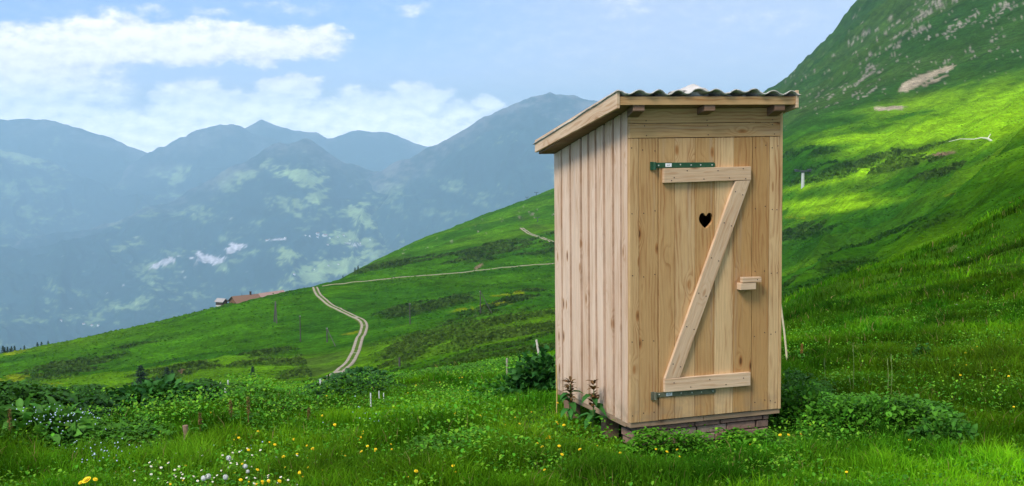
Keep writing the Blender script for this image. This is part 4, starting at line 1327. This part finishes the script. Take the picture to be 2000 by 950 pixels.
# ------------------------------------------------------------------ poles and lift pylons
def pole(px, y_top, y_bot, label, stay=None, rad=.13, lean_top=None, arms=True, leg2=None):
    h = hit(px if lean_top is None else lean_top, y_bot)
    X, Y, Z, r = h
    ht_ = (y_bot - y_top) / F * r * 1.01
    t = empty('utility_pole', (X, Y, Z), 0, label, 'utility pole', 'wooden poles on the far meadow')
    dx_ = 0.0 if lean_top is None else (px - lean_top) / F * r
    b = MB(); b.tube((0, 0, -.6), (dx_, 0, ht_), rad * 1.9, rad * 1.4, 8)
    b.build('pole', POLE, t)
    if arms:
        b = MB()
        for s in (-1, 1): b.tube((dx_ + s * .22, 0, ht_ - .5), (dx_ + s * .22, 0, ht_ - .12), .05, .07, 6)
        b.tube((dx_ - .3, 0, ht_ - .5), (dx_ + .3, 0, ht_ - .5), .04, .04, 6)
        b.build('insulator', SCREW, t)
    if stay:
        sx, sy, sz, _ = hit(*stay)
        b = MB(); b.tube((dx_, 0, ht_ - .3), (sx - X, sy - Y, sz - Z - .3), rad * 1.0, rad * 1.0, 6)
        b.build('stay', POLE, t)
    if leg2:
        sx, sy, sz, _ = hit(*leg2)
        b = MB(); b.tube((dx_, 0, ht_ - .1), (sx - X, sy - Y, sz - Z - .4), rad * 1.5, rad * 1.7, 8)
        b.build('brace_pole', POLE, t)
    return t


pole(539, 590, 630, 'two-legged wooden pole standing below the barn', lean_top=535.5, leg2=(540.5, 632), rad=.17)
pole(587, 617, 668, 'plain thin wooden pole between the barn and the gravel track', rad=.12)
pole(639, 640, 669, 'wooden pole with a slanting stay close left of the gravel track bend', stay=(656, 677), rad=.14)
pole(801, 592, 633, 'bare wooden pole standing alone right of the track bend', rad=.12)
pole(938.6, 569, 617, 'wooden pole with a slanting stay nearest the outhouse', stay=(962, 613), rad=.12)
pole(780.5, 699, 716, 'short dark pole in the heath close behind the meadow edge', rad=.13, arms=False)

CONC = simple('pale_concrete', (.50, .50, .47), .9, 0, .15, 1)
DSTEEL = simple('dark_steel', (.06, .07, .075), .6, .3, .2, 2)


def pylon(px, y_top, y_bot, label, conc):
    h = hit(px, y_bot)
    X, Y, Z, r = h
    ht_ = (y_bot - y_top) / F * r
    t = empty('lift_pylon', (X, Y, Z), R(6), label, 'lift pylon', 'ski lift pylons')
    b = MB()
    w = ht_ * .10
    if conc: b.tube((0, 0, -1), (0, 0, ht_ * .86), w, w * .8, 12)
    else: b.tube((0, 0, -1), (0, 0, ht_ * .86), w * .7, w * .55, 8)
    b.build('mast', CONC if conc else DSTEEL, t)
    b = MB(); a = ht_ * (.38 if conc else .42)
    b.box(-a, a, -w * .7, w * .7, ht_ * .86, ht_ * .93)
    b.box(-w * .9, w * .9, -w * .9, w * .9, ht_ * .80, ht_ * .859)
    b.build('crossarm', DSTEEL, t)
    for s in (-1, 1):
        b = MB(); b.box(s * a - w * .8, s * a + w * .8, -w * 1.6, w * 1.6, ht_ * .932, ht_ * 1.0)
        b.tube((s * a, -w * 1.4, ht_ * .9), (s * a, w * 1.4, ht_ * .9), w * .5, n=10)
        b.build('sheave_set', DSTEEL, t)


pylon(1568, 333, 367, 'pale concrete lift pylon with a dark crossarm right of the outhouse', True)
pylon(1047.5, 376, 384.0, 'thin dark lift pylon on the ridge close to the outhouse', False)
pylon(1029.3, 386, 392.5, 'smaller thin dark lift pylon, left of the other on the ridge', False)
pylon(1050, 426, 436.0, 'grey lift pylon on the slope below the two ridge pylons', False)

# ------------------------------------------------------------------ trees
def spruce_mesh(h, sd, dens=1.0):
    r_ = np.random.default_rng(sd)
    L = Leaves()
    Ps, Ds, Ls, Cs, Ws = [], [], [], [], []
    lv = 24
    for k in range(lv):
        f = .05 + .93 * k / lv
        rad = h * .24 * (1 - f) ** .85 * r_.uniform(.8, 1.15) + .02 * h * .3
        nb = int(10 * dens)
        for j in range(nb):
            a = r_.uniform(0, 6.2832)
            rr = rad * r_.uniform(.55, 1.1)
            for q_ in range(5):
                u = (q_ + .6) / 5
                Ps.append((math.cos(a) * rr * u, math.sin(a) * rr * u, h * f - rr * .28 * u ** 1.5 + r_.normal(0, .01) * h))
                Ds.append((math.cos(a) + r_.normal(0, .5), math.sin(a) + r_.normal(0, .5), -.45 + r_.normal(0, .25)))
                Ls.append(h * .055 * r_.uniform(.7, 1.5) * (1.1 - f * .6)); Ws.append(h * .022 * r_.uniform(.6, 1.4))
                Cs.append(np.array([.013, .032, .014]) * r_.uniform(.6, 1.9))
    n = len(Ps)
    N = np.tile(np.array([0, 0, 1.0]), (n, 1)) + r_.normal(0, .25, (n, 3))
    L.leaf(np.array(Ps), np.array(Ds), N, np.array(Ls), np.array(Ws), np.array(Cs), fold=-.15, droop=.1)
    return L.mesh('crown', [SPRUCE])


SPM = [spruce_mesh(1.0, s) for s in (1, 2, 3)]
TRM = MB(); TRM.tube((0, 0, -.08), (0, 0, .97), .022, .003, 8)
TRMESH = TRM.mesh('trunk', BARK)


def spruce(px, y_top, y_bot, label, group=None, r=None, k=0, wide=1.0, name='spruce_tree'):
    if r is None:
        X, Y, Z, r = hit(px, y_bot)
    else:
        X, Y = along(px, r); Z = CAMZ + r * math.tan(azel(px, y_bot)[1])
    h = (y_bot - y_top) / F * r
    t = empty(name, (X, Y, Z), random.uniform(0, 6), label, 'tree', group)
    for me, nm in ((SPM[k % 3], 'crown'), (TRMESH, 'trunk')):
        o = link(nm, me, t); o.scale = (h * wide, h * wide, h)


spruce(270, 712, 776, 'tallest dark spruce rising behind the leafy meadow edge', 'spruces behind the meadow', r=300, k=0, wide=1.8)
spruce(322, 716, 752, 'shorter dark spruce just right of the tallest one', 'spruces behind the meadow', r=330, k=1, wide=1.9)
spruce(332, 722, 750, 'small spruce leaning on the right side of the shorter spruce', 'spruces behind the meadow', r=332, k=2, wide=1.5)
spruce(490, 714, 756, 'dull thin-crowned spruce behind the two groups of white fence posts', 'spruces behind the meadow', r=290, k=2, wide=1.5)
for i, (px, yt, yb, wd, lab) in enumerate(((38, 778, 800, 1.3, 'leftmost of the little spruces at the left meadow edge'), (55, 772, 800, 1.5, 'broad middle one of the little spruces at the left meadow edge'),
                                          (68, 766, 798, 1.4, 'tallest of the little spruces at the left meadow edge'))):
    spruce(px, yt, yb, lab, 'little spruces at the left meadow edge', r=290, k=i, wide=wd)
FS = 'conifers behind the left hill crest'
for i, (px, yt, yb) in enumerate(((2, 676, 700), (6, 679, 700), (11, 678, 700), (16, 681, 699), (19, 677, 697), (25, 676, 696), (37, 680, 694), (44, 675, 690), (-8, 676, 700))):
    spruce(px, yt, yb + 6, 'dark conifer in the row behind the yellow-flowered left hill crest', FS, r=730, k=i, wide=1.2)
for i, (px, yt, yb) in enumerate(((70, 669, 678), (78, 668, 676), (91, 666, 672))):
    spruce(px, yt, yb + 5, 'low dark bushy conifer behind the crest left of the bare patch', 'low conifers behind the crest', r=728, k=i, wide=1.9)
spruce(701, 518, 531, 'taller of the two small firs on the ridge above the track', 'firs on the ridge', r=985, k=0, wide=1.4)
spruce(695, 522, 531, 'shorter of the two small firs on the ridge above the track', 'firs on the ridge', r=980, k=1, wide=1.6)
spruce(671, 537.5, 543, 'tiny lone bush-like fir on the ridge above the mountain path', 'firs on the ridge', r=850, k=2, wide=2.0)

# ------------------------------------------------------------------ village across the valley
def on_main(px, py):
    d = (MAINX - px) ** 2 + (MAINY - py) ** 2
    i = np.unravel_index(np.argmin(d), d.shape)
    return MAINV[i]


HOUSES = [(596, 462), (603, 463.5), (620, 460), (622, 463), (631, 461.5), (634, 463), (645, 467), (660, 464), (672, 462), (684, 471), (640, 479), (548, 468), (556, 466), (705, 476), (612, 528), (640, 520), (574, 538), (661, 517), (520, 470), (722, 468),
          (165, 634), (180, 637), (190, 638), (120, 628)]
hm1 = None
for i, (px, py) in enumerate(HOUSES):
    P = on_main(px, py)
    big = i in (4, 5, 2, 20)
    if hm1 is None:
        hm1, rb = gable('village_house', 22, 16, 11, 17, WHITEW, REDROOF, 1.2, 0, (0, 0, 0), 8)
        rb.build('roof', REDROOF, hm1)
        kids = list(hm1.children)
        hh = hm1
    else:
        hh = hm1.copy(); COL.objects.link(hh)
        for ch in kids:
            c_ = ch.copy(); COL.objects.link(c_); c_.parent = hh
    hh.location = tuple(P); hh.rotation_euler = (0, 0, (i * 1.9) % 3.1); s = (1.5 if i < 20 else .9) if big else random.uniform(.6, 1.0)
    hh.scale = (s, s, s)
    if i < 20: tag(hh, 'tiny pale house of the village on the hazy slope above the track', 'house', 'village houses on the hazy slope')
    else: tag(hh, 'tiny white house low in the hazy valley at far left', 'house', 'valley houses at far left')

# ------------------------------------------------------------------ fence posts, stakes, stump
def post(px, yt, yb, r, rad, mat, label, group, lean=0.0, name='fence_post', cat='fence post'):
    X, Y = along(px, r)
    Zt = CAMZ + r * math.tan(azel(px, yt)[1])
    Zg = ground(X, Y)
    b = MB()
    top = Zt - Zg
    b.tube((0, 0, -.12), (lean * top * .5, 0, top * .5), rad, rad * .95, 8)
    b.tube((lean * top * .5, 0, top * .5), (lean * top, 0, top), rad * .95, rad * .9, 8)
    o = b.build(name, mat)
    o.location = (X - lean * top, Y, Zg)
    return tag(o, label, cat, group)


GP = 'white posts along the meadow edge'
post(409.4, 751, 772, 12.6, 0.0075, WHITEP, 'taller white post at the left of the row by the meadow edge', GP)
post(426, 747, 760, 12.9, 0.0068, WHITEP, 'white post between the tallest-looking left one and the rightmost of the group', GP)
post(441, 743, 760, 13.0, 0.0075, WHITEP, 'highest-standing white post, at the right end of the group of four', GP)
post(435, 759, 778, 12.2, 0.0082, WHITEP, 'lowest and nearest white post of the group of four', GP)
post(375, 756, 770, 12.9, 0.0061, WHITEP, 'tiny white post alone left of the group of four', GP)
post(622, 741, 762, 14.0, 0.0082, WHITEP, 'white post at the foot of the gravel track', GP)
post(720.4, 768, 790, 12.2, 0.0068, WHITEP, 'white post in the grass below the leafy clump, longest of three', GP)
post(737, 764, 780, 12.8, 0.0054, WHITEP, 'thin white post, middle of three in the grass', GP)
post(746, 768, 782, 12.6, 0.0048, WHITEP, 'shortest white post, right of three in the grass', GP)
post(989, 700, 735, 14.5, .012, simple('grey_stake_wood', (.34, .30, .23), .9, 0, .2, 20), 'grey wooden stake in the meadow left of the outhouse', 'stakes near the outhouse', name='stake', cat='stake')
post(1047, 664, 720, 14.0, .013, simple('pale_stake_wood', (.62, .55, .45), .8, 0, .2, 20), 'pale leaning stake in the bush beside the outhouse', 'stakes near the outhouse', -.16, 'stake', 'stake')
post(1524, 590, 640, 15.0, .012, simple('straw_stake_wood', (.62, .53, .33), .8, 0, .2, 20), 'straw-coloured leaning stake at the right edge of the outhouse', 'stakes near the outhouse', -.14, 'stake', 'stake')
STRAW = simple('dry_straw', (.45, .33, .10), .8, 0, .25, 30)
X, Y, Z = hutpt(-.035, 1.235, 0); Zg = ground(X, Y)
b = MB(); b.tube((0, 0, -.05), (.004, 0, .20), .006, .006, 6); b.tube((.004, 0, .20), (0, .01, .40), .006, .004, 6)
o = b.build('dry_stalk', STRAW); o.location = (X, Y, Zg)
tag(o, 'thin yellow dry stalk standing at the back corner of the outhouse', 'stalk')
X, Y, Z, r = hit(363, 872)
b = MB()
b.tube((0, 0, -.1), (.006, 0, .07), .021, .019, 10); b.tube((.006, 0, .07), (.0, 0, .15), .019, .021, 10)
o = b.build('wooden_stump', simple('weathered_brown_post', (.24, .155, .10), .9, 0, .4, 40, .6), None, .003)
o.location = (X, Y, Z); tag(o, 'short brown weathered wooden post stump in the left meadow', 'post')

# ------------------------------------------------------------------ dead branch and stones on the right slope
h0 = hit(1930, 280)
if h0:
    X, Y, Z, r = h0
    k = r / F
    b = MB()
    for (a0, b0, a1, b1, r0_, r1_) in ((34, 8, 14, 3, 1.9, 2.6), (14, 3, 0, -7, 2.6, 1.8), (0, -7, -12, -9, 1.8, 1.0), (0, -7, 6, -16, 1.2, .6), (14, 3, 10, 12, 1.8, .8), (-12, -9, -26, -6, 1.0, .7), (-26, -6, -50, -7, .8, .6), (-50, -7, -72, -2, .6, .4)):
        b.tube((a0 * k, 0, -b0 * k), (a1 * k, 0, -b1 * k), r0_ * k, r1_ * k, 7)
    o = b.build('fallen_tree', simple('bleached_wood', (.72, .68, .58), .8, 0, .15, .5)); o.location = (X, Y, Z + 1.2 * k); o.rotation_euler = (R(-20), 0, 0)
    tag(o, 'bleached bare fallen tree lying across the bright right slope', 'fallen tree')


def stone_mesh(sd):
    bm = bmesh.new(); bmesh.ops.create_icosphere(bm, subdivisions=2, radius=1)
    for v in bm.verts:
        p = v.co
        kq = .6 + .8 * float(fbm(np.array([p.x * 1.3 + sd * 5.1]), np.array([p.y * 1.3 + p.z * 1.7]), 3, sd)[0])
        v.co = (p.x * kq, p.y * kq * .8, p.z * kq * .6)
    me = bpy.data.meshes.new('stone'); bm.to_mesh(me); bm.free(); me.materials.append(ROCK)
    return me


STM = [stone_mesh(s) for s in range(3)]
for i, (px, py, s) in enumerate([(1784, 597, 3.2), (1790, 600, 2.4), (1797, 595, 2.8), (1805, 592, 2.0), (1770, 603, 1.8), (1755, 644, 1.6), (1868, 596, 2.2), (1893, 504, 2.5), (1880, 588, 1.5)]):
    h = hit(px, py)
    if not h: continue
    o = link('stone', STM[i % 3]); o.location = h[:3]; k = s * h[3] / F; o.scale = (k * 1.6, k * 1.2, k); o.rotation_euler = (0, 0, i)
    tag(o, 'small pale stone in the grass of the right mound', 'stone', 'stones on the right mound')

# ------------------------------------------------------------------ flowers
def petal_head(rad, n, mat_i, rise):
    b = MB()
    for ring, (rr, zz) in enumerate(((1.0, rise * .3), (.72, rise * .75), (.42, rise))):
        m_ = n - ring * 4
        for k in range(m_):
            a = 6.28318 * k / m_ + ring * .3
            c, s = math.cos(a), math.sin(a); w = rad * rr * 3.0 / m_
            p = [(c * rad * .1 - s * w * .4, s * rad * .1 + c * w * .4, zz * .5), (c * rad * .1 + s * w * .4, s * rad * .1 - c * w * .4, zz * .5),
                 (c * rad * rr + s * w, s * rad * rr - c * w, zz), (c * rad * rr - s * w, s * rad * rr + c * w, zz)]
            b.add(p, [(0, 1, 2, 3)], mi=mat_i)
    return b


def flower_mesh(name, rad, n, mat, rise, h, disc=False):
    b = petal_head(rad, n, 0, rise)
    for i, p in enumerate(b.V):                                    # tip the head a little
        y, z = p[1], p[2]
        b.V[i] = (p[0], y * .87 - z * .5, h + y * .5 + z * .87)
    if disc: b.tube((0, -.001, h + rise * .4), (0, -rise * .8, h + rise * 1.2), rad * .42, rad * .3, 8, mi=2)
    b.tube((0, 0, -.02), (0, .004, h * .55), .0022, n=5, mi=1); b.tube((0, .004, h * .55), (0, 0, h), .0022, .0018, n=5, mi=1)
    return b.mesh(name, [mat, STEM, YEL])


DM = [flower_mesh('dandelion', .0145, 18, YEL, .008, .13), flower_mesh('dandelion', .010, 16, YEL, .007, .12), flower_mesh('dandelion', .024, 20, YEL, .012, .16)]
AM = flower_mesh('daisy', .0085, 14, WHT, .003, .10, True)
b = MB(); b.tube((0, 0, -.02), (0, 0, .17), .0022, n=5, mi=1)
rr_ = random.Random(4)
for k in range(150):
    a, e = rr_.uniform(0, 6.283), math.asin(rr_.uniform(-1, 1))
    d = Vector((math.cos(a) * math.cos(e), math.sin(a) * math.cos(e), math.sin(e)))
    c = d * .023 + Vector((0, 0, .185)); u = d.orthogonal().normalized() * .005; v = d.cross(u)
    b.add([tuple(c + u), tuple(c + v), tuple(c - u), tuple(c - v)], [(0, 1, 2, 3)], mi=0)
b.tube((0, 0, .17), (0, 0, .197), .012, .010, 8, mi=0)
PM = b.mesh('dandelion_clock', [FLUFF, STEM, YEL])


def flower(me, name, px, py, hh, label, cat, group, sc=1.0):
    # the head should stand where the sight line passes hh above the ground
    d = ray(px, py); hd = math.hypot(d[0], d[1])
    rs_ = np.linspace(6.5, 40, 700)
    X, Y = rs_ * d[0] / hd, rs_ * d[1] / hd
    k = np.nonzero(CAMZ + rs_ * d[2] / hd < H(X, Y) + hh * sc)[0]
    if not len(k): return
    i = k[0]
    if in_hut(X[i], Y[i], .05): return
    o = link(name, me); o.location = (X[i], Y[i], float(H(X[i:i + 1], Y[i:i + 1])[0]))
    o.rotation_euler = (0, 0, random.uniform(-1.2, 1.2)); o.scale = (sc,) * 3
    tag(o, label, cat, group)


z6 = [(410, 518), (233, 660), (625, 642), (640, 665), (650, 652), (605, 618), (660, 615), (655, 728), (530, 743), (550, 762), (740, 722), (735, 733), (835, 692), (840, 720), (487, 575), (315, 697), (350, 727), (410, 848),
      (270, 870), (185, 832), (170, 770), (255, 752), (145, 925), (40, 928), (78, 926), (960, 835), (990, 858), (955, 865), (1232, 500), (1262, 528), (1388, 516), (1450, 555), (1430, 637), (1605, 523), (1610, 733), (1700, 655),
      (1800, 660), (1818, 650), (1875, 708), (1785, 750), (1770, 715), (1785, 850), (1220, 838), (1235, 868), (1185, 245), (1258, 278), (1275, 278), (1120, 312), (1137, 310), (1160, 310), (990, 330), (1310, 355), (850, 460),
      (940, 375), (1703, 500), (1700, 552), (1860, 562), (1740, 680), (1893, 760), (1540, 567), (1630, 570), (1415, 597), (1600, 590)]
z5 = [(663, 538), (687, 563), (648, 570), (1130, 572), (1462, 462), (1222, 523), (1240, 620), (1283, 658), (1345, 563), (1050, 715), (1060, 800), (765, 665), (290, 690), (232, 750), (258, 785), (240, 908), (135, 935), (702, 907),
      (768, 908), (878, 922), (930, 918), (828, 940), (763, 943), (1018, 915), (655, 850), (838, 822), (715, 763), (1180, 845), (1205, 868), (1245, 812), (935, 598), (978, 622), (1520, 682), (1543, 706)]
z8 = [(207, 708), (88, 752), (120, 750), (170, 745), (775, 470), (822, 473), (720, 373), (800, 512), (935, 490), (990, 518), (1000, 412), (820, 425), (845, 410), (865, 400), (725, 420), (600, 768), (520, 820), (350, 895), (960, 395), (1010, 638), (280, 325)]
z3 = [(130, 610), (155, 675), (425, 605), (430, 530), (290, 635), (655, 550), (970, 660), (1050, 635), (1070, 692), (885, 632), (605, 660), (1855, 530), (1920, 525), (1620, 600), (50, 540), (28, 552), (165, 450), (115, 430)]
pts = [(500 + u / 3.167, 650 + v / 3.167) for u, v in z6] + [(300 + u / 4.13, 720 + v / 4.13) for u, v in z5] + [(1480 + u / 2.02, 480 + v / 2.02) for u, v in z8] + [(1060 + u / 4, 720 + v / 4) for u, v in z3]
for (px, py) in [(random.uniform(40, 1060), random.uniform(770, 945)) for _ in range(14)]: pts.append((px, py))
GD = 'dandelions in the meadow'
for i, (px, py) in enumerate(pts):
    flower(DM[i % 2], 'dandelion', px, py, .13, 'small yellow dandelion flower in the green meadow', 'dandelion', GD, random.uniform(.42, .85))
flower(DM[2], 'dandelion', 169.5, 941, .16, 'biggest yellow dandelion, at the bottom edge of the meadow at left', 'dandelion', GD, 1.15)
flower(DM[0], 'dandelion', 186, 938, .13, 'yellow dandelion just right of the biggest one', 'dandelion', GD, 1.0)
flower(DM[0], 'dandelion', 158, 948, .12, 'yellow dandelion just left of the biggest one at the bottom edge', 'dandelion', GD, 1.0)
for (px, py) in [(1092, 805), (1089, 806)]: flower(DM[1], 'dandelion', px, py, .05, 'yellow dandelion at the foot of the dry stalk by the outhouse corner', 'dandelion', 'dandelions at the outhouse corner', 1.0)
rd = random.Random(8)
n_d = 0
while n_d < 74:
    px, py = rd.gauss(400, 130), rd.gauss(915, 26)
    if 250 < px < 640 and 868 < py < 950:
        flower(AM, 'daisy', px, py, .10, 'tiny white daisy among the grass at the lower left', 'daisy', 'daisies at the lower left', rd.uniform(.55, 1.0)); n_d += 1
for (px, py, s, lab) in ((446.5, 895.5, 1.0, 'round white dandelion seed head highest up in the lower left meadow'), (398, 936, 1.0, 'left one of a touching pair of white dandelion seed heads'), (407, 933, 1.0, 'right one of a touching pair of white dandelion seed heads'),
                         (440.5, 935, 1.0, 'white dandelion seed head right of the touching pair'), (479, 913, .9, 'creamy dandelion seed head right of all the other seed heads'), (484, 922, .7, 'smallest creamy dandelion seed head, just below another')):
    flower(PM, 'dandelion_clock', px, py, .185, lab, 'seed head', 'dandelion seed heads', s * .72)
# pale blue forget-me-nots: nobody could count them
fm = MB()
BLUE = simple('pale_blue_petals', (.50, .60, .76), .7, 0, .2, 60)
for (cx, cy, rx, ry, n, hh) in ((200, 895, 50, 16, 26, .10), (175, 880, 60, 12, 18, .12), (110, 835, 60, 16, 46, .26), (60, 820, 50, 10, 18, .26), (150, 815, 50, 10, 26, .24), (230, 885, 40, 14, 12, .10), (720, 820, 50, 22, 14, .12), (450, 880, 80, 14, 8, .10)):
    for _ in range(n):
        px, py = rd.gauss(cx, rx * .6), rd.gauss(cy, ry * .6)
        h = hit(px, py + hh * F / 11 * .8)
        if not h: continue
        q_ = rd.uniform(.003, .0058); z = h[2] + hh * rd.uniform(.7, 1.1)
        fm.tube((h[0], h[1], z), (h[0] + rd.uniform(-.003, .003), h[1] - .004, z + .003), q_, q_ * .8, 5)
o = fm.build('forget_me_nots', BLUE); tag(o, kind='stuff')

# ------------------------------------------------------------------ single plants
DOCK = simple('rusty_seed_spike', (.20, .085, .035), .9, 0, .4, 60)
RUST = leafmat('rusty_leaves', .2, .6, .2)


def dock(px, py, r, hgt, label, group='rusty dock spikes in the meadow', name='dock_plant', colr=(.15, .105, .03)):
    if r is None: X, Y, Z, r = hit(px, py)
    else: X, Y = along(px, r); Z = ground(X, Y)
    t = empty(name, (X, Y, Z), random.uniform(0, 6), label, 'dock plant', group)
    b = MB(); b.tube((0, 0, -.03), (.004, .003, hgt * .6), .004, .003, 6); b.tube((.004, .003, hgt * .6), (0, .006, hgt), .003, .0015, 6)
    b.build('stem', DOCK, t)
    L = Leaves(); n = 170
    f = rng.uniform(.45, 1.0, n); a = rng.uniform(0, 6.283, n)
    rad = hgt * .045 * (1.15 - f) * rng.uniform(.3, 1.6, n) + .002
    P = np.stack([np.cos(a) * rad, np.sin(a) * rad, hgt * f], -1)
    D = np.stack([np.cos(a), np.sin(a), rng.uniform(-.6, .8, n)], -1)
    L.leaf(P, D, np.tile([0, 0, 1.0], (n, 1)) + rng.normal(0, .4, (n, 3)), np.full(n, .010) * rng.uniform(.7, 1.5, n), np.full(n, .007), jitter(colr, n, .55))
    link('seed_spike', L.mesh('seed_spike', [RUST]), t)
    L = Leaves(); n = 9
    a = rng.uniform(0, 6.283, n); P = np.zeros((n, 3)); P[:, 2] = rng.uniform(.01, hgt * .35, n)
    D = np.stack([np.cos(a), np.sin(a), rng.uniform(.2, .9, n)], -1)
    L.leaf(P, D, np.tile([0, 0, 1.0], (n, 1)), rng.uniform(.06, .10, n), rng.uniform(.02, .035, n), jitter((.07, .22, .02), n), droop=.5)
    link('leaf_rosette', L.mesh('leaf_rosette', [LEAF]), t)


dock(452, 835, None, .22, 'rusty brown dock spike, left of the pair in the middle left meadow')
dock(486, 835, None, .24, 'rusty brown dock spike, right of the pair in the middle left meadow')
dock(22, 878, None, .30, 'tall rusty brown dock spike at the left edge of the photo')
dock(392, 850, None, .17, 'small rusty dock spike between the stump and the pair of dock spikes')
dock(604, 836, None, .16, 'small brown dock spike right of the middle left meadow pair')
dock(1566, 706, None, .20, 'reddish dried dock tuft in the grass right of the outhouse', colr=(.26, .12, .03))


def red_plant(lx, ly, hgt, label):
    X, Y, Z = hutpt(lx, ly, 0); Z = ground(X, Y)
    t = empty('red_tipped_plant', (X, Y, Z), 0.3, label, 'weed', 'red-tipped weeds beside the outhouse')
    b = MB(); b.tube((0, 0, -.03), (.01, 0, hgt * .5), .006, .005, 7); b.tube((.01, 0, hgt * .5), (.02, .01, hgt * .92), .005, .003, 7)
    b.build('stem', STEM, t)
    L = Leaves(); n = 46
    f = rng.uniform(.55, 1.0, n); a = rng.uniform(0, 6.283, n)
    P = np.stack([.015 + np.cos(a) * .012, np.sin(a) * .012, hgt * f], -1)
    D = np.stack([np.cos(a), np.sin(a), rng.uniform(.0, 1.3, n)], -1)
    L.leaf(P, D, np.tile([0, 0, 1.0], (n, 1)) + rng.normal(0, .3, (n, 3)), rng.uniform(.03, .06, n), rng.uniform(.016, .03, n), jitter((.13, .07, .022), n, .4), droop=.2)
    link('red_leaf_tip', L.mesh('red_leaf_tip', [RUST]), t)
    L = Leaves(); n = 12
    a = rng.uniform(0, 6.283, n); P = np.zeros((n, 3)); P[:, 0] = .008; P[:, 2] = hgt * rng.uniform(.3, .75, n)
    D = np.stack([np.cos(a), np.sin(a), rng.uniform(-.1, .4, n)], -1)
    L.leaf(P, D, np.tile([0, 0, 1.0], (n, 1)), rng.uniform(.08, .15, n), rng.uniform(.04, .06, n), jitter((.045, .17, .03), n), droop=.4)
    link('green_leaf', L.mesh('green_leaf', [LEAF]), t)


red_plant(-.10, .42, .42, 'taller weed with reddish leaf tips against the outhouse side')
red_plant(-.12, .80, .36, 'lower weed with reddish leaf tips nearer the back of the outhouse')


def bush(px, py, r, rx, ry, hgt, n, lsize, label, cols, name='bush', group=None):
    X, Y = along(px, r); Z = ground(X, Y)
    t = empty(name, (X, Y, Z), 0, label, 'bush', group)
    L = Leaves()
    a = rng.uniform(0, 6.283, n); q_ = rng.random(n) ** .45; e = np.arccos(rng.uniform(0, 1, n))
    lump = .35 + 1.15 * fbm(np.cos(a) * 2.6 + 5, np.sin(a) * 2.6 + e * 2.2 + px, 3, 7)
    P = np.stack([np.cos(a) * np.sin(e) * rx, np.sin(a) * np.sin(e) * ry, np.cos(e) * hgt], -1) * (q_ * lump)[:, None]
    P[:, 2] = np.maximum(P[:, 2], .02)
    D = P / (np.linalg.norm(P, axis=1, keepdims=True) + 1e-6) + rng.normal(0, .6, (n, 3))
    N = np.tile([0, 0, 1.0], (n, 1)) + rng.normal(0, .5, (n, 3))
    k = rng.random((n, 1))
    c = (np.array(cols[0]) * (1 - k) + np.array(cols[1]) * k) * rng.uniform(.6, 1.4, (n, 1))
    s = lsize * rng.uniform(.5, 1.5, n)
    L.leaf(P, D, N, s, s * rng.uniform(.5, .85, n), c, droop=.3)
    wx = P + np.array([X, Y, 0]); ok = None
    link('foliage', L.mesh('foliage', [LEAF]), t)
    b = MB()
    for k_ in range(9):
        aa = random.uniform(0, 6.28); d = random.uniform(.2, .6)
        b.tube((math.cos(aa) * .04, math.sin(aa) * .04, -.04), (math.cos(aa) * rx * d, math.sin(aa) * ry * d, hgt * .7), .008, .004, 6)
    b.build('stems', STEM, t)
    return t


DKG = ((.016, .080, .016), (.050, .17, .026))
bush(1050, 745, 11.4, .32, .28, .44, 1900, .055, 'dark leafy bush close to the left back corner of the outhouse', DKG)
bush(985, 750, 11.8, .36, .25, .20, 1500, .035, 'low feathery bright green clump left of the dark bush', ((.03, .14, .012), (.06, .21, .015)))
bush(1560, 800, 9.9, .26, .22, .30, 1800, .036, 'dark bush against the right corner of the outhouse', ((.035, .15, .012), (.10, .28, .02)))
bush(1680, 810, 9.7, .40, .25, .24, 2000, .04, 'broad mid green bush in the middle of the right hand thicket', ((.035, .16, .012), (.11, .30, .02)))
bush(1850, 835, 9.3, .28, .20, .22, 1500, .04, 'darkest low bush at the right end of the thicket', ((.024, .11, .012), (.07, .21, .018)))
bush(1804, 693, 14.0, .12, .12, .16, 700, .03, 'small dark green tuft alone in the grass below the right mound', DKG)
bush(300, 805, 12.4, .50, .3, .22, 2300, .065, 'large dark bush of big leaves in the leafy left meadow edge', DKG)
bush(150, 790, 13.4, .60, .3, .18, 2300, .055, 'dark bushy growth at the far left meadow edge', DKG)
bush(60, 865, 10.3, .40, .3, .22, 900, .10, 'clump of very large pale butterbur leaves at the lower left', ((.045, .17, .02), (.11, .27, .04)))
bush(700, 752, 14.6, .46, .3, .15, 1700, .06, 'leafy clump with grey-green leaves at the foot of the gravel track', ((.02, .09, .02), (.06, .17, .045)))
# tall pale grass stems right of the outhouse
for i, (px, yt, yb) in enumerate(((1611, 700, 765), (1661, 738, 768), (1667, 670, 765), (1742, 692, 768), (1735, 700, 740))):
    X, Y = along(px, 11.0); Zg = ground(X, Y); Zt = CAMZ + 11.0 * math.tan(azel(px, yt)[1])
    b = MB(); h_ = Zt - Zg
    b.tube((0, 0, -.02), (.01, 0, h_ * .6), .0032, .003, 5); b.tube((.01, 0, h_ * .6), (0, 0, h_), .003, .002, 5)
    b.tube((0, 0, h_ * .86), (0, .002, h_ * 1.0), .0045, .002, 6)
    o = b.build('grass_stem', simple('pale_stem', (.22, .30, .08), .8, 0, .2, 20)); o.location = (X, Y, Zg)
    tag(o, 'tall pale grass stem standing above the thicket right of the outhouse', 'grass stem', 'tall stems right of the outhouse')
